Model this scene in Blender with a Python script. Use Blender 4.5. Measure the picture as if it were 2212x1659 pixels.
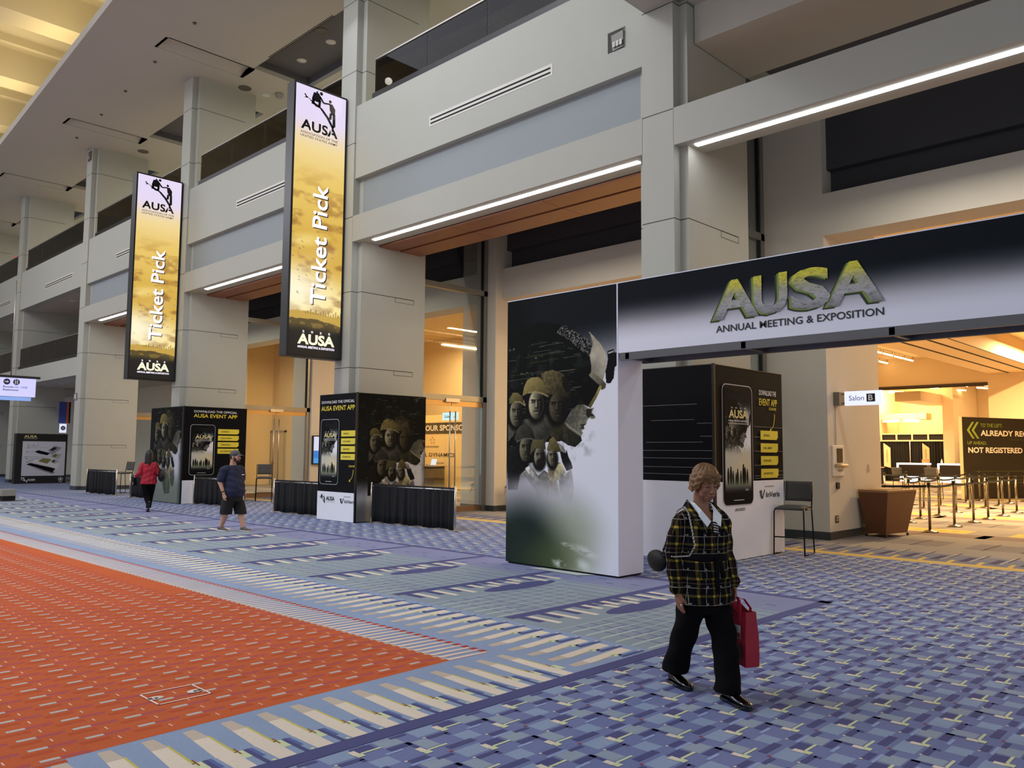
import bpy, bmesh, math, random
import numpy as np
from mathutils import Vector, Matrix
for _o in list(bpy.data.objects): bpy.data.objects.remove(_o)
C = bpy.context.scene.collection
SC = bpy.context.scene
R = math.radians
rng = random.Random(5)
# ---------------------------------------------------------------- camera
CAM_H = 1.66
yaw, pitch, roll = R(-44.31451766), R(4.77208129), R(0.45251115)
cyw, syw = math.cos(yaw), math.sin(yaw)
fwd = Vector((syw*math.cos(pitch), cyw*math.cos(pitch), math.sin(pitch)))
rt = Vector((cyw, -syw, 0)); up = rt.cross(fwd)
r2 = rt*math.cos(roll)+up*math.sin(roll); u2 = -rt*math.sin(roll)+up*math.cos(roll)
cd = bpy.data.cameras.new('camera'); cam = bpy.data.objects.new('camera', cd); C.objects.link(cam)
cam.matrix_world = Matrix(((r2.x,u2.x,-fwd.x,0),(r2.y,u2.y,-fwd.y,0),(r2.z,u2.z,-fwd.z,CAM_H),(0,0,0,1)))
cd.sensor_fit = 'HORIZONTAL'; cd.sensor_width = 36; cd.lens = 1757.11/2212*36
cd.clip_start = .05; cd.clip_end = 300
SC.camera = cam
# ---------------------------------------------------------------- world, lights, exposure
w = bpy.data.worlds.new('world'); SC.world = w; w.use_nodes = True
w.node_tree.nodes['Background'].inputs[0].default_value = (.90,.93,1.0,1)
w.node_tree.nodes['Background'].inputs[1].default_value = .50
SC.view_settings.view_transform = 'Standard'
try: SC.view_settings.look = 'None'
except Exception: pass
SC.view_settings.gamma = 1; SC.view_settings.exposure = 0.45
SC.view_settings.use_curve_mapping = False
def lin(c):
    c = c/255. if c > 1.001 else c
    return c/12.92 if c <= .04045 else ((c+.055)/1.055)**2.4
def L3(c): return tuple(lin(v) for v in c)
def lamp(kind, loc, energy, col=(255,255,255), target=None, **k):
    d = bpy.data.lights.new(kind.lower()+'_light', kind); o = bpy.data.objects.new(kind.lower()+'_light', d); C.objects.link(o)
    o.location = loc; d.energy = energy; d.color = L3(col)
    for a, v in k.items(): setattr(d, a, v)
    if target is not None:
        o.rotation_euler = (Vector(target)-Vector(loc)).to_track_quat('-Z', 'Y').to_euler()
    return o
WARM = (255,216,158)
# unseen area lamps added over the open atrium to brighten floor, arch and facade
lamp('AREA', (-13,-1,13.6), 640, (238,240,255), (-9,-1,0), shape='RECTANGLE', size=24, size_y=9)
lamp('AREA', (-16,-4,16.8), 1300, (240,246,255), (-8,9,3), shape='RECTANGLE', size=4, size_y=3)
lamp('AREA', (-38,-4,15.2), 550, (244,244,255), (-30,9,3), shape='RECTANGLE', size=7, size_y=4)
lamp('AREA', (-30,2,13.6), 520, (238,240,255), (-30,2,0), shape='RECTANGLE', size=22, size_y=8)
# floods on the ceiling edge, aimed at the facade: they throw the beam shadows down the piers
for fx in (-12.2,-21.4,-31.0,-40.3,-49.5):
    lamp('SPOT', (fx,6.8,14.0), 125, (255,247,234), (fx,11.4,6.0), spot_size=R(105), spot_blend=.6, shadow_soft_size=.12)
# cove light lying on the ceiling slab, washing the vault above it
lamp('AREA', (-32,8.6,14.85), 300, (255,232,178), (-32,7.2,18), shape='RECTANGLE', size=30, size_y=.3)
# halls: warm tube light
for hx, hy, e in ((-5,27,1700),(-8,42,1700),(-17,30,1100),(-28,22.4,400),(-18,53,1000),(-10,54,400),(-12.5,19.6,150),(-22,19.2,150),(-31,18.6,170)):
    lamp('AREA', (hx,hy,5.9 if hy<20 else 6.6), e, WARM, (hx,hy,0), shape='RECTANGLE', size=.16, size_y=5 if hy>20 else 2.6)
# neutral area lamps added, unseen, to brighten the vestibule walls and floor
for vx in (-3,-12,-21.5,-31):
    lamp('AREA', (vx,14.2,6.62), 75, (255,244,226), (vx,14.2,0), shape='RECTANGLE', size=5, size_y=.1)
# gallery behind the upper balconies
for gx in (-12,-21.5,-31,-40,-49):
    lamp('AREA', (gx,15.2,13.7), 110, (255,240,215), (gx,15.2,0), shape='RECTANGLE', size=5, size_y=.12)
# ---------------------------------------------------------------- materials
MATS = {}
def _n(nt, t, **k):
    n = nt.nodes.new(t)
    for a, v in k.items(): setattr(n, a, v)
    return n
def M(name, rgb, rough=.6, metal=0., noise=.05, ns=6., bump=0., emit=0., ecol=None, spec=.5, coat=0.):
    if name in MATS: return MATS[name]
    m = bpy.data.materials.new(name); m.use_nodes = True; nt = m.node_tree; b = nt.nodes['Principled BSDF']
    c = L3(rgb); b.inputs['Roughness'].default_value = rough; b.inputs['Metallic'].default_value = metal
    b.inputs['Specular IOR Level'].default_value = spec; b.inputs['Coat Weight'].default_value = coat
    tc = _n(nt,'ShaderNodeTexCoord'); nz = _n(nt,'ShaderNodeTexNoise'); nz.inputs['Scale'].default_value = ns; nz.inputs['Detail'].default_value = 3
    nt.links.new(tc.outputs['Object'], nz.inputs['Vector'])
    mx = _n(nt,'ShaderNodeMix', data_type='RGBA')
    mx.inputs[6].default_value = (*[v*(1-noise) for v in c],1); mx.inputs[7].default_value = (*[min(1,v*(1+noise)) for v in c],1)
    nt.links.new(nz.outputs[0], mx.inputs[0]); nt.links.new(mx.outputs[2], b.inputs['Base Color'])
    if bump:
        bp = _n(nt,'ShaderNodeBump'); bp.inputs['Strength'].default_value = bump; bp.inputs['Distance'].default_value = .01
        nt.links.new(nz.outputs[0], bp.inputs['Height']); nt.links.new(bp.outputs[0], b.inputs['Normal'])
    if emit:
        b.inputs['Emission Color'].default_value = (*L3(ecol or rgb),1); b.inputs['Emission Strength'].default_value = emit
    MATS[name] = m; return m
def attr_mat(name, rough=.45, emit=0., fibre=0., spec=.4):
    m = bpy.data.materials.new(name); m.use_nodes = True; nt = m.node_tree; b = nt.nodes['Principled BSDF']
    a = _n(nt,'ShaderNodeAttribute', attribute_name='Col')
    b.inputs['Roughness'].default_value = rough; b.inputs['Specular IOR Level'].default_value = spec
    col = a.outputs['Color']
    if fibre:
        tc = _n(nt,'ShaderNodeTexCoord'); nz = _n(nt,'ShaderNodeTexNoise'); nz.inputs['Scale'].default_value = 140; nz.inputs['Detail'].default_value = 2
        nz2 = _n(nt,'ShaderNodeTexNoise'); nz2.inputs['Scale'].default_value = 1.3
        nt.links.new(tc.outputs['Object'], nz.inputs['Vector']); nt.links.new(tc.outputs['Object'], nz2.inputs['Vector'])
        mr = _n(nt,'ShaderNodeMapRange'); mr.inputs[3].default_value = 1-fibre; mr.inputs[4].default_value = 1+fibre; nt.links.new(nz.outputs[0], mr.inputs[0])
        mr2 = _n(nt,'ShaderNodeMapRange'); mr2.inputs[3].default_value = .9; mr2.inputs[4].default_value = 1.1; nt.links.new(nz2.outputs[0], mr2.inputs[0])
        mu = _n(nt,'ShaderNodeMath', operation='MULTIPLY'); nt.links.new(mr.outputs[0], mu.inputs[0]); nt.links.new(mr2.outputs[0], mu.inputs[1])
        mx = _n(nt,'ShaderNodeVectorMath', operation='SCALE'); nt.links.new(col, mx.inputs[0]); nt.links.new(mu.outputs[0], mx.inputs['Scale']); col = mx.outputs[0]
        bp = _n(nt,'ShaderNodeBump'); bp.inputs['Strength'].default_value = .4; bp.inputs['Distance'].default_value = .004
        nt.links.new(nz.outputs[0], bp.inputs['Height']); nt.links.new(bp.outputs[0], b.inputs['Normal'])
    if emit:
        b.inputs['Base Color'].default_value = (.02,.02,.02,1)
        nt.links.new(col, b.inputs['Emission Color']); b.inputs['Emission Strength'].default_value = emit
    else: nt.links.new(col, b.inputs['Base Color'])
    return m
def glass_mat(name, tint=(.86,.92,.90), refl=1.0):
    m = bpy.data.materials.new(name); m.use_nodes = True; nt = m.node_tree; nt.nodes.clear()
    o = _n(nt,'ShaderNodeOutputMaterial'); t = _n(nt,'ShaderNodeBsdfTransparent'); g = _n(nt,'ShaderNodeBsdfGlossy'); mx = _n(nt,'ShaderNodeMixShader'); f = _n(nt,'ShaderNodeFresnel')
    t.inputs[0].default_value = (*tint,1); g.inputs['Roughness'].default_value = .02; f.inputs[0].default_value = 1.45
    ma = _n(nt,'ShaderNodeMath', operation='MULTIPLY'); ma.inputs[1].default_value = refl; nt.links.new(f.outputs[0], ma.inputs[0])
    nt.links.new(ma.outputs[0], mx.inputs[0]); nt.links.new(t.outputs[0], mx.inputs[1]); nt.links.new(g.outputs[0], mx.inputs[2]); nt.links.new(mx.outputs[0], o.inputs[0])
    MATS[name] = m; return m
def column_mat():
    m = M('column_plaster', (172,173,162), .7, noise=.03, ns=2.); nt = m.node_tree; b = nt.nodes['Principled BSDF']
    src = b.inputs['Base Color'].links[0].from_socket
    tc = _n(nt,'ShaderNodeTexCoord'); sx = _n(nt,'ShaderNodeSeparateXYZ'); nt.links.new(tc.outputs['Object'], sx.inputs[0])
    a = _n(nt,'ShaderNodeMath', operation='ADD'); a.inputs[1].default_value = .055+.009; nt.links.new(sx.outputs[2], a.inputs[0])
    d = _n(nt,'ShaderNodeMath', operation='MODULO'); d.inputs[1].default_value = 1.861; nt.links.new(a.outputs[0], d.inputs[0])
    l = _n(nt,'ShaderNodeMath', operation='LESS_THAN'); l.inputs[1].default_value = .018; nt.links.new(d.outputs[0], l.inputs[0])
    y = _n(nt,'ShaderNodeMath', operation='LESS_THAN'); y.inputs[1].default_value = 13.08; nt.links.new(sx.outputs[1], y.inputs[0])
    p = _n(nt,'ShaderNodeMath', operation='MULTIPLY'); nt.links.new(l.outputs[0], p.inputs[0]); nt.links.new(y.outputs[0], p.inputs[1])
    mx = _n(nt,'ShaderNodeMix', data_type='RGBA'); mx.inputs[7].default_value = (.05,.047,.043,1)
    nt.links.new(p.outputs[0], mx.inputs[0]); nt.links.new(src, mx.inputs[6]); nt.links.new(mx.outputs[2], b.inputs['Base Color'])
    return m
mCOL = column_mat()
mBEAM = M('plaster_beam', (170,171,160), .7, noise=.02, ns=2.)
mFASC = M('plaster_white', (170,173,163), .7, noise=.02, ns=2.)
mGREY = M('plaster_grey', (142,150,152), .7, noise=.02, ns=2.)
mCEIL = M('ceiling_paint', (184,182,170), .8, noise=.03, ns=.6)
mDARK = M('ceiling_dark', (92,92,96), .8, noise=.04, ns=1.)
mVAULT = M('vault_paint', (214,203,170), .8, noise=.03, ns=.6)
mWALL = M('wall_paint', (205,198,184), .75, noise=.03, ns=1.5)
mHALL = M('hall_paint', (230,206,166), .75, noise=.03, ns=1.)
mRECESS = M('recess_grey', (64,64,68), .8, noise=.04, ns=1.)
mBASE = M('baseboard_rubber', (52,58,62), .5, noise=.05)
mWOOD = M('wood_soffit', (138,88,60), .45, noise=.12, ns=3.)
mBLACK = M('black_metal', (14,14,15), .4, noise=.1)
mBLACKM = M('black_matt', (12,12,13), .85, noise=.15, ns=30)
mSTEEL = M('brushed_steel', (190,186,178), .3, metal=1., noise=.05)
mFRAME = M('door_frame_metal', (150,148,138), .35, metal=.7, noise=.05)
mLED = M('led_lens', (255,255,255), .4, emit=11., ecol=(250,250,255))
mLAMPW = M('lamp_warm', (255,240,200), .4, emit=9., ecol=(255,226,160))
mDOWN = M('downlight_lens', (255,255,255), .4, emit=6., ecol=(240,246,255))
mGLASS = glass_mat('rail_glass', (.80,.88,.86), 1.0)
mDGLASS = glass_mat('door_glass', (.90,.94,.92), .8)
mPRINT = attr_mat('printed_fabric', .8, spec=.12)
mCARPET = attr_mat('carpet_pile', .95, fibre=.16, spec=.1)
mSCREEN = attr_mat('screen_pixels', .3, emit=.74)
mWHITE = M('white_print', (234,236,242), .55, noise=.02)
mBLK_PRINT = M('black_print', (8,9,12), .75, noise=.1, spec=.15)
mYEL = M('yellow_print', (226,207,62), .7, noise=.05)
mTXTW = M('white_ink', (235,235,235), .5, noise=.02)
mTXTK = M('black_ink', (14,15,20), .5, noise=.02)
mTXTG = M('grey_ink', (120,122,130), .5, noise=.02)
mDRAPE = M('black_drape', (7,7,9), .9, noise=.3, ns=3)
# ---------------------------------------------------------------- mesh helpers
class MB:
    def __init__(s): s.v = []; s.f = []; s.mi = []; s.sm = []
    def add(s, vs, fs, mi=0, smooth=False):
        o = len(s.v); s.v += [tuple(map(float, p)) for p in vs]
        for f in fs: s.f.append(tuple(i+o for i in f)); s.mi.append(mi); s.sm.append(smooth)
        return s
    def box(s, x0, x1, y0, y1, z0, z1, mi=0):
        if x0 > x1: x0, x1 = x1, x0
        if y0 > y1: y0, y1 = y1, y0
        if z0 > z1: z0, z1 = z1, z0
        return s.add([(x0,y0,z0),(x1,y0,z0),(x1,y1,z0),(x0,y1,z0),(x0,y0,z1),(x1,y0,z1),(x1,y1,z1),(x0,y1,z1)],
              [(3,2,1,0),(4,5,6,7),(0,1,5,4),(1,2,6,5),(2,3,7,6),(3,0,4,7)], mi)
    def hexa(s, b, t, mi=0):   # bottom 4 pts, top 4 pts
        return s.add(list(b)+list(t), [(3,2,1,0),(4,5,6,7),(0,1,5,4),(1,2,6,5),(2,3,7,6),(3,0,4,7)], mi)
    def quad(s, a, b, c, d, mi=0): return s.add([a,b,c,d], [(0,1,2,3)], mi)
    def tube(s, pts, r, n=8, mi=0, cap=True, smooth=True):
        pts = [Vector(p) for p in pts]; rs = r if isinstance(r,(list,tuple)) else [r]*len(pts)
        vs = []; fs = []; prev = None
        for i, p in enumerate(pts):
            t = (pts[min(i+1,len(pts)-1)]-pts[max(i-1,0)]).normalized()
            a = Vector((0,0,1)) if abs(t.z) < .9 else Vector((1,0,0))
            if prev is not None and abs(prev.dot(t)) < .99: a = prev
            x = (a-t*a.dot(t)).normalized(); y = t.cross(x); prev = x
            for k in range(n):
                q = 2*math.pi*k/n; vs.append(p+(x*math.cos(q)+y*math.sin(q))*rs[i])
        for i in range(len(pts)-1):
            for k in range(n):
                fs.append((i*n+k, i*n+(k+1)%n, (i+1)*n+(k+1)%n, (i+1)*n+k))
        s.add(vs, fs, mi, smooth)
        if cap:
            o = len(s.v)-len(vs)
            s.f.append(tuple(o+k for k in range(n))[::-1]); s.mi.append(mi); s.sm.append(False)
            s.f.append(tuple(o+(len(pts)-1)*n+k for k in range(n))); s.mi.append(mi); s.sm.append(False)
        return s
    def lathe(s, prof, c=(0,0,0), n=20, mi=0):   # prof: (r,z)
        vs = []; fs = []
        for r, z in prof:
            for k in range(n):
                q = 2*math.pi*k/n; vs.append((c[0]+r*math.cos(q), c[1]+r*math.sin(q), c[2]+z))
        for i in range(len(prof)-1):
            for k in range(n): fs.append((i*n+k, i*n+(k+1)%n, (i+1)*n+(k+1)%n, (i+1)*n+k))
        fs.append(tuple(range(n))[::-1]); fs.append(tuple((len(prof)-1)*n+k for k in range(n)))
        return s.add(vs, fs, mi, True)
    def loft(s, rings, mi=0, smooth=True, cap=True):
        n = len(rings[0]); vs = [p for r in rings for p in r]; fs = []
        for i in range(len(rings)-1):
            for k in range(n): fs.append((i*n+k, i*n+(k+1)%n, (i+1)*n+(k+1)%n, (i+1)*n+k))
        if cap: fs.append(tuple(range(n))[::-1]); fs.append(tuple((len(rings)-1)*n+k for k in range(n)))
        return s.add(vs, fs, mi, smooth)
    def ell(s, c, r, n=16, m=10, mi=0, rot=None):
        vs = []; fs = []; c = Vector(c)
        for i in range(m+1):
            a = math.pi*i/m
            for k in range(n):
                q = 2*math.pi*k/n; p = Vector((r[0]*math.sin(a)*math.cos(q), r[1]*math.sin(a)*math.sin(q), -r[2]*math.cos(a)))
                if rot is not None: p = rot @ p
                vs.append(c+p)
        for i in range(m):
            for k in range(n): fs.append((i*n+k, i*n+(k+1)%n, (i+1)*n+(k+1)%n, (i+1)*n+k))
        return s.add(vs, fs, mi, True)
    def prism(s, poly, axis, a, b, mi=0):   # poly: 2-D pts; axis 'x','y','z' extruded from a to b
        def P(u, v, t): return {'x':(t,u,v),'y':(u,t,v),'z':(u,v,t)}[axis]
        n = len(poly); vs = [P(u,v,a) for u,v in poly]+[P(u,v,b) for u,v in poly]
        fs = [tuple(range(n))[::-1], tuple(range(n,2*n))]+[(k,(k+1)%n,n+(k+1)%n,n+k) for k in range(n)]
        return s.add(vs, fs, mi)
    def mesh(s, name, mats, shift=None):
        me = bpy.data.meshes.new(name); vs = s.v
        if shift is not None: vs = [(x-shift[0],y-shift[1],z-shift[2]) for x,y,z in vs]
        me.from_pydata(vs, [], s.f)
        for m in (mats if isinstance(mats,(list,tuple)) else [mats]): me.materials.append(m)
        me.polygons.foreach_set('material_index', s.mi); me.polygons.foreach_set('use_smooth', s.sm)
        bm = bmesh.new(); bm.from_mesh(me); bmesh.ops.recalc_face_normals(bm, faces=bm.faces); bm.to_mesh(me); bm.free()
        return me
def link(name, me, parent=None):
    o = bpy.data.objects.new(name, me); C.objects.link(o)
    if parent is not None: o.parent = parent
    return o
def wloc(o):
    v = Vector(o.location)
    while o.parent: o = o.parent; v = v+Vector(o.location)
    return v
def part(name, mb, mats, parent, world=True, bevel=0., label=None):   # a part built in world coordinates (world) or its parent's
    o = link(name, mb.mesh(name, mats, wloc(parent) if world else None), parent)
    if bevel:
        b = o.modifiers.new('edge','BEVEL'); b.width = bevel; b.segments = 2; b.limit_method = 'ANGLE'
    if label: o['label'] = label
    return o
def struct(name, mb, mats):
    o = link(name, mb.mesh(name, mats)); o['kind'] = 'structure'; return o
def tag(o, label, cat, group=None):
    o['label'] = label; o['category'] = cat
    if group: o['group'] = group
    return o
def thing(name, label, cat, loc=(0,0,0), group=None, rz=0.):
    o = bpy.data.objects.new(name, None); C.objects.link(o); o.location = loc; o.rotation_euler = (0,0,rz); o.empty_display_size = .1
    return tag(o, label, cat, group)
def single(name, mb, mats, label, cat, group=None, origin=None, bevel=0.):
    o = link(name, mb.mesh(name, mats, origin)); 
    if origin is not None: o.location = origin
    if bevel:
        b = o.modifiers.new('edge','BEVEL'); b.width = bevel; b.segments = 2; b.limit_method = 'ANGLE'
    return tag(o, label, cat, group)
def dup(o, parent=None):
    c = o.copy(); C.objects.link(c)
    if parent is not None: c.parent = parent
    for ch in list(o.children): dup(ch, c)
    return c
_tc = {}
def text_geo(body, bold):
    if (body,bold) in _tc: return _tc[(body,bold)]
    cu = bpy.data.curves.new('lettering','FONT'); cu.body = body; cu.offset = bold; cu.resolution_u = 3; cu.fill_mode = 'FRONT'
    ob = bpy.data.objects.new('lettering', cu); C.objects.link(ob)
    dg = bpy.context.evaluated_depsgraph_get(); me = bpy.data.meshes.new_from_object(ob.evaluated_get(dg))
    bpy.data.objects.remove(ob); vs = np.array([v.co[:] for v in me.vertices]); fs = [tuple(p.vertices) for p in me.polygons]
    bpy.data.meshes.remove(me); bpy.data.curves.remove(cu); _tc[(body,bold)] = (vs,fs); return vs, fs
def add_text(mb, body, o, right, up_, w, h, bold=0., mi=0, lift=.004, shear=0.):
    vs, fs = text_geo(body, bold); x0, y0 = vs[:,0].min(), vs[:,1].min(); sx = w/(vs[:,0].max()-x0)
    sy = h/(vs[:,1].max()-y0) if h else sx
    right = Vector(right).normalized(); up_ = Vector(up_).normalized(); nr = right.cross(up_); o = Vector(o)+nr*lift
    mb.add([o+right*((x-x0)*sx+(y-y0)*sy*shear)+up_*((y-y0)*sy) for x,y,_ in vs], fs, mi); return mb
def text(name, body, o, right, up_, w, h, mat, parent, **k):
    me = bpy.data.meshes.new(name); mb = add_text(MB(), body, o, right, up_, w, h, **k); s = wloc(parent)
    me.from_pydata([(x-s.x,y-s.y,z-s.z) for x,y,z in mb.v], [], mb.f); me.materials.append(mat)
    return link(name, me, parent)
def painted(name, P0, U, V, nu, nv, fn, mat, parent):
    """flat printed panel: a fine grid whose print (albedo) is a colour attribute; fn(u,v) in metres -> sRGB 0..1"""
    P0, U, V = Vector(P0)-wloc(parent), Vector(U), Vector(V); lu, lv = U.length, V.length
    u, v = np.meshgrid(np.linspace(0,1,nu), np.linspace(0,1,nv)); co = (np.array(P0)[None,None]+u[...,None]*np.array(U)+v[...,None]*np.array(V)).reshape(-1,3)
    i = np.arange(nu*nv).reshape(nv,nu); q = np.stack([i[:-1,:-1],i[:-1,1:],i[1:,1:],i[1:,:-1]],-1).reshape(-1,4)
    me = bpy.data.meshes.new(name); me.vertices.add(nu*nv); me.vertices.foreach_set('co', co.ravel())
    me.loops.add(q.size); me.loops.foreach_set('vertex_index', q.ravel().astype(np.int32)); me.polygons.add(len(q)); me.polygons.foreach_set('loop_start', np.arange(0,q.size,4,dtype=np.int32))
    me.update(calc_edges=True)
    rgb = np.clip(fn(u*lu, v*lv),0,1); rgb = np.where(rgb<=.04045, rgb/12.92, ((rgb+.055)/1.055)**2.4)
    a = me.color_attributes.new('Col','FLOAT_COLOR','POINT'); a.data.foreach_set('color', np.concatenate([rgb,np.ones(rgb.shape[:2]+(1,))],-1).astype(np.float32).ravel())
    me.materials.append(mat); return link(name, me, parent)
# ================================================================= FLOOR (carpet): one mesh, woven pattern as thin inlaid quads
FQ = []   # (four xy, layer, colour)
def rc(x0,x1,y0,y1,c,l): FQ.append((((x0,y0),(x1,y0),(x1,y1),(x0,y1)),l,c))
def qd(p,c,l): FQ.append((tuple(p),l,c))
PERI=(118,128,170); TEAL=(150,164,180); STEEL=(144,162,190); NAVY=(86,88,132); LITE=(152,168,208); CREAM=(226,214,196); PALE=(208,216,176); TAN=(198,184,166)
ORNG=(196,98,58); ORNG2=(186,86,52); PLUM=(178,86,84); LORN=(210,120,86); ASH=(192,187,182); RED=(180,72,62); OLIVE=(200,192,108); LILAC=(132,138,172); SLATE=(142,156,166); GRIDV=(114,122,158)
rc(-64,9,-9,13.62,PERI,0)
CW, CH = .4266, .60
CELL = [(.10,.222,.095,.29,STEEL,1),(-.172,-.035,.015,.12,TEAL,1),(-.10,.022,-.335,-.205,STEEL,1),(.105,.228,-.155,-.01,TEAL,2),(.013,.064,.108,.306,NAVY,3),(-.188,-.14,-.15,.006,NAVY,3),
  (-.188,-.08,-.022,.006,NAVY,3),(.107,.139,-.042,.076,NAVY,3),(.032,.077,-.178,-.048,NAVY,3),(.245,.285,.123,.275,NAVY,3),(.27,.31,.246,.276,NAVY,3),(.112,.189,-.316,-.178,NAVY,3),
  (.092,.112,-.2,-.036,LITE,4),(-.13,-.108,-.203,-.085,LITE,4),(-.073,-.007,-.04,.003,CREAM,5),(-.015,.03,-.036,.012,PALE,6),(-.024,-.006,.012,.15,PALE,5),
  (.140,.206,-.34,-.297,CREAM,5),(.198,.243,-.336,-.288,PALE,6),(.190,.208,-.288,-.155,PALE,5),(.083,.100,.078,.096,RED,6),(.030,.046,-.195,-.177,CREAM,6),(.243,.259,.105,.123,CREAM,6)]
def blue_field(xa,xb,ya,yb):
    i0, i1 = int(math.floor((xa+3.586)/CW))-1, int(math.ceil((xb+3.586)/CW))+1
    j0, j1 = int(math.floor((ya-3.631)/CH))-1, int(math.ceil((yb-3.631)/CH))+1
    for i in range(i0,i1+1):
        for j in range(j0,j1+1):
            cx, cy = -3.586+i*CW, 3.631+j*CH
            for a,b,c,d,col,l in CELL:
                x0,x1,y0,y1 = max(cx+a,xa),min(cx+b,xb),max(cy+c,ya),min(cy+d,yb)
                if x1>x0 and y1>y0: rc(x0,x1,y0,y1,col,l)
blue_field(-3.91,3.2,-.5,13.6); blue_field(-46,-3.91,9.22,13.6)
# the inset rug: purple frame, wedge borders, orange field, key-pattern zone
rc(-50,-3.92,9.09,9.22,NAVY,7); rc(-4.05,-3.92,-3,9.22,NAVY,7)
rc(-50,-4.05,-3,9.09,STEEL,7)
for k in range(-16,22):                         # near border, wedges run along X
    y = 3.163+k*.2355+ (0.004*k*0)
    if y>4.85: break
    qd([(-4.82,y-.035),(-4.64,y-.05),(-4.64,y+.045),(-4.82,y+.035)],TAN,8)
    qd([(-4.64,y-.05),(-4.05,y-.10),(-4.05,y+.03),(-4.64,y+.045)],CREAM,8)
    qd([(-4.66,y+.04),(-4.30,y+.028),(-4.30,y+.046),(-4.66,y+.054)],OLIVE,9)
    qd([(-4.36,y+.046),(-4.26,y+.044),(-4.26,y+.054),(-4.36,y+.056)],(150,84,44),10)
    rc(-4.31,-4.19,y+.03,y+.10,PALE,9)
    rc(-4.30,-4.05,y-.155,y-.075,STEEL,9); rc(-4.31,-4.05,y-.155,y-.125,NAVY,10); rc(-4.31,-4.15,y-.125,y-.10,(96,112,164),10); rc(-4.075,-4.05,y-.112,y-.09,PALE,11)
def edge_y(x): return 4.416 if x>-5 else 4.416+(x+5)*.0125
n = int((50-5)/.2285)
for k in range(n):                              # far border, wedges run along Y
    x = -4.19-k*.2285; e = .0028*max(0,-x-5)
    qd([(x-.04,4.99-e),(x+.03,4.99-e),(x+.045,5.16-e),(x-.05,5.16-e)],TAN,8)
    qd([(x-.05,5.16-e),(x+.045,5.16-e),(x+.02,5.74-e),(x-.10,5.74-e)],CREAM,8)
    rc(x-.02,x+.06,5.47-e,5.56-e,PALE,9); qd([(x+.045,5.2-e),(x+.055,5.2-e),(x+.02,5.5-e),(x+.01,5.5-e)],OLIVE,9)
    rc(x+.03,x+.10,5.52-e,5.78-e,STEEL,9); rc(x+.085,x+.115,5.50-e,5.80-e,NAVY,10); rc(x+.06,x+.085,5.50-e,5.74-e,(96,112,164),10); rc(x+.05,x+.07,5.78-e,5.80-e,CREAM,11)
for k in range(int(45/.1045)):                  # stripes between the orange field and the far border
    x = -4.97-k*.1045; y0 = edge_y(x); y1 = y0+.40
    qd([(x-.06,y0+.0),(x-.012,y0+.0),(x+.008,y1),(x-.022,y1)],CREAM,9); qd([(x-.012,y0),(x-.003,y0),(x+.016,y1),(x+.008,y1)],RED,9)
    qd([(x-.085,y1-.03),(x-.03,y1-.03),(x-.03,y1+.035),(x-.085,y1+.035)],RED,10); rc(x-.095,x-.06,y0-.03,y0+.03,ASH,11)
qd([(-50,-3),(-4.66,-3),(-4.974,4.416),(-50,3.86)],ORNG,8)
i = 0
for i in range(0,150):
    x = -4.893-i*.2115
    for j in range(-10,9):
        y = 2.095+j*.295
        xe = -4.66-(y+3)*.0423
        if x+.03>xe or y+.2>edge_y(x): continue
        rc(x-.017,x+.017,y-.05,y+.05,ASH,10); rc(x-.02,x+.035,y+.05,y+.20,PLUM,9)
        if x>-24:
            rc(x+.05,x+.10,y-.10,y+.06,ORNG2,9); rc(x+.03,x+.036,y-.14,y+.14,LORN,10); rc(x-.075,x-.069,y-.1,y+.18,LORN,10)
            if x+.17<xe: rc(x+.08,x+.135,y+.095,y+.104,(236,196,170),11); rc(x+.105,x+.112,y+.06,y+.13,LORN,10)
    # key zone
for s in range(0,24):
    xs = -4.05-s*1.83 if s else -4.05
    xl = xs-1.83
    rc(xl,xs,5.86,9.09,SLATE,8)
    rc(xl+.0,xl+.13,5.92,9.09,NAVY,12)
    rc(xl+.13,xs,8.22,9.09,LILAC,9)
    for k in range(6): rc(xl+.2+k*.27,xl+.2+k*.27+.012,8.22,8.55,SLATE,10)
    for k in range(11):                          # thin pale lines and violet bars
        yk = 6.12+k*.20; rc(xs-1.05,xs-.02,yk,yk+.028,GRIDV,9)
    for k in range(7):
        xk = xs-.04-k*.17; y1 = 7.3+.12*k
        rc(xk-.012,xk+.004,5.86,min(y1,8.1),(176,192,190),10)
        if k<6: rc(xk-.03,xk-.012,5.9,6.3+.04*k,(188,198,188),11); rc(xk-.055,xk-.03,6.2,6.5,GRIDV,10)
    for k,(dy,dx,ln) in enumerate(((0,.0,.42),(.29,.0,.42),(.58,.0,.42),(.87,-.02,.27),(1.06,.12,.2),(1.2,-.02,.25),(1.4,.1,.24),(1.56,-.02,.25),(1.84,0,.42),(2.1,.0,.42))):
        y = 6.10+dy; rc(xl+.16+dx,xl+.16+dx+ln,y,y+.075,CREAM,12); rc(xl+.13,xl+.13+ln*.7,y-.10,y-.01,NAVY,11)
    el = [(xl+.62+.17*math.cos(a),7.45+.62*math.sin(a)) for a in [2*math.pi*k/18 for k in range(18)]]
    FQ.append((tuple(el),11,NAVY))
    for k in range(5): rc(xl+.3+k*.3,xl+.42+k*.3,8.4+.12*(k%3),8.43+.12*(k%3),NAVY,11)
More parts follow.
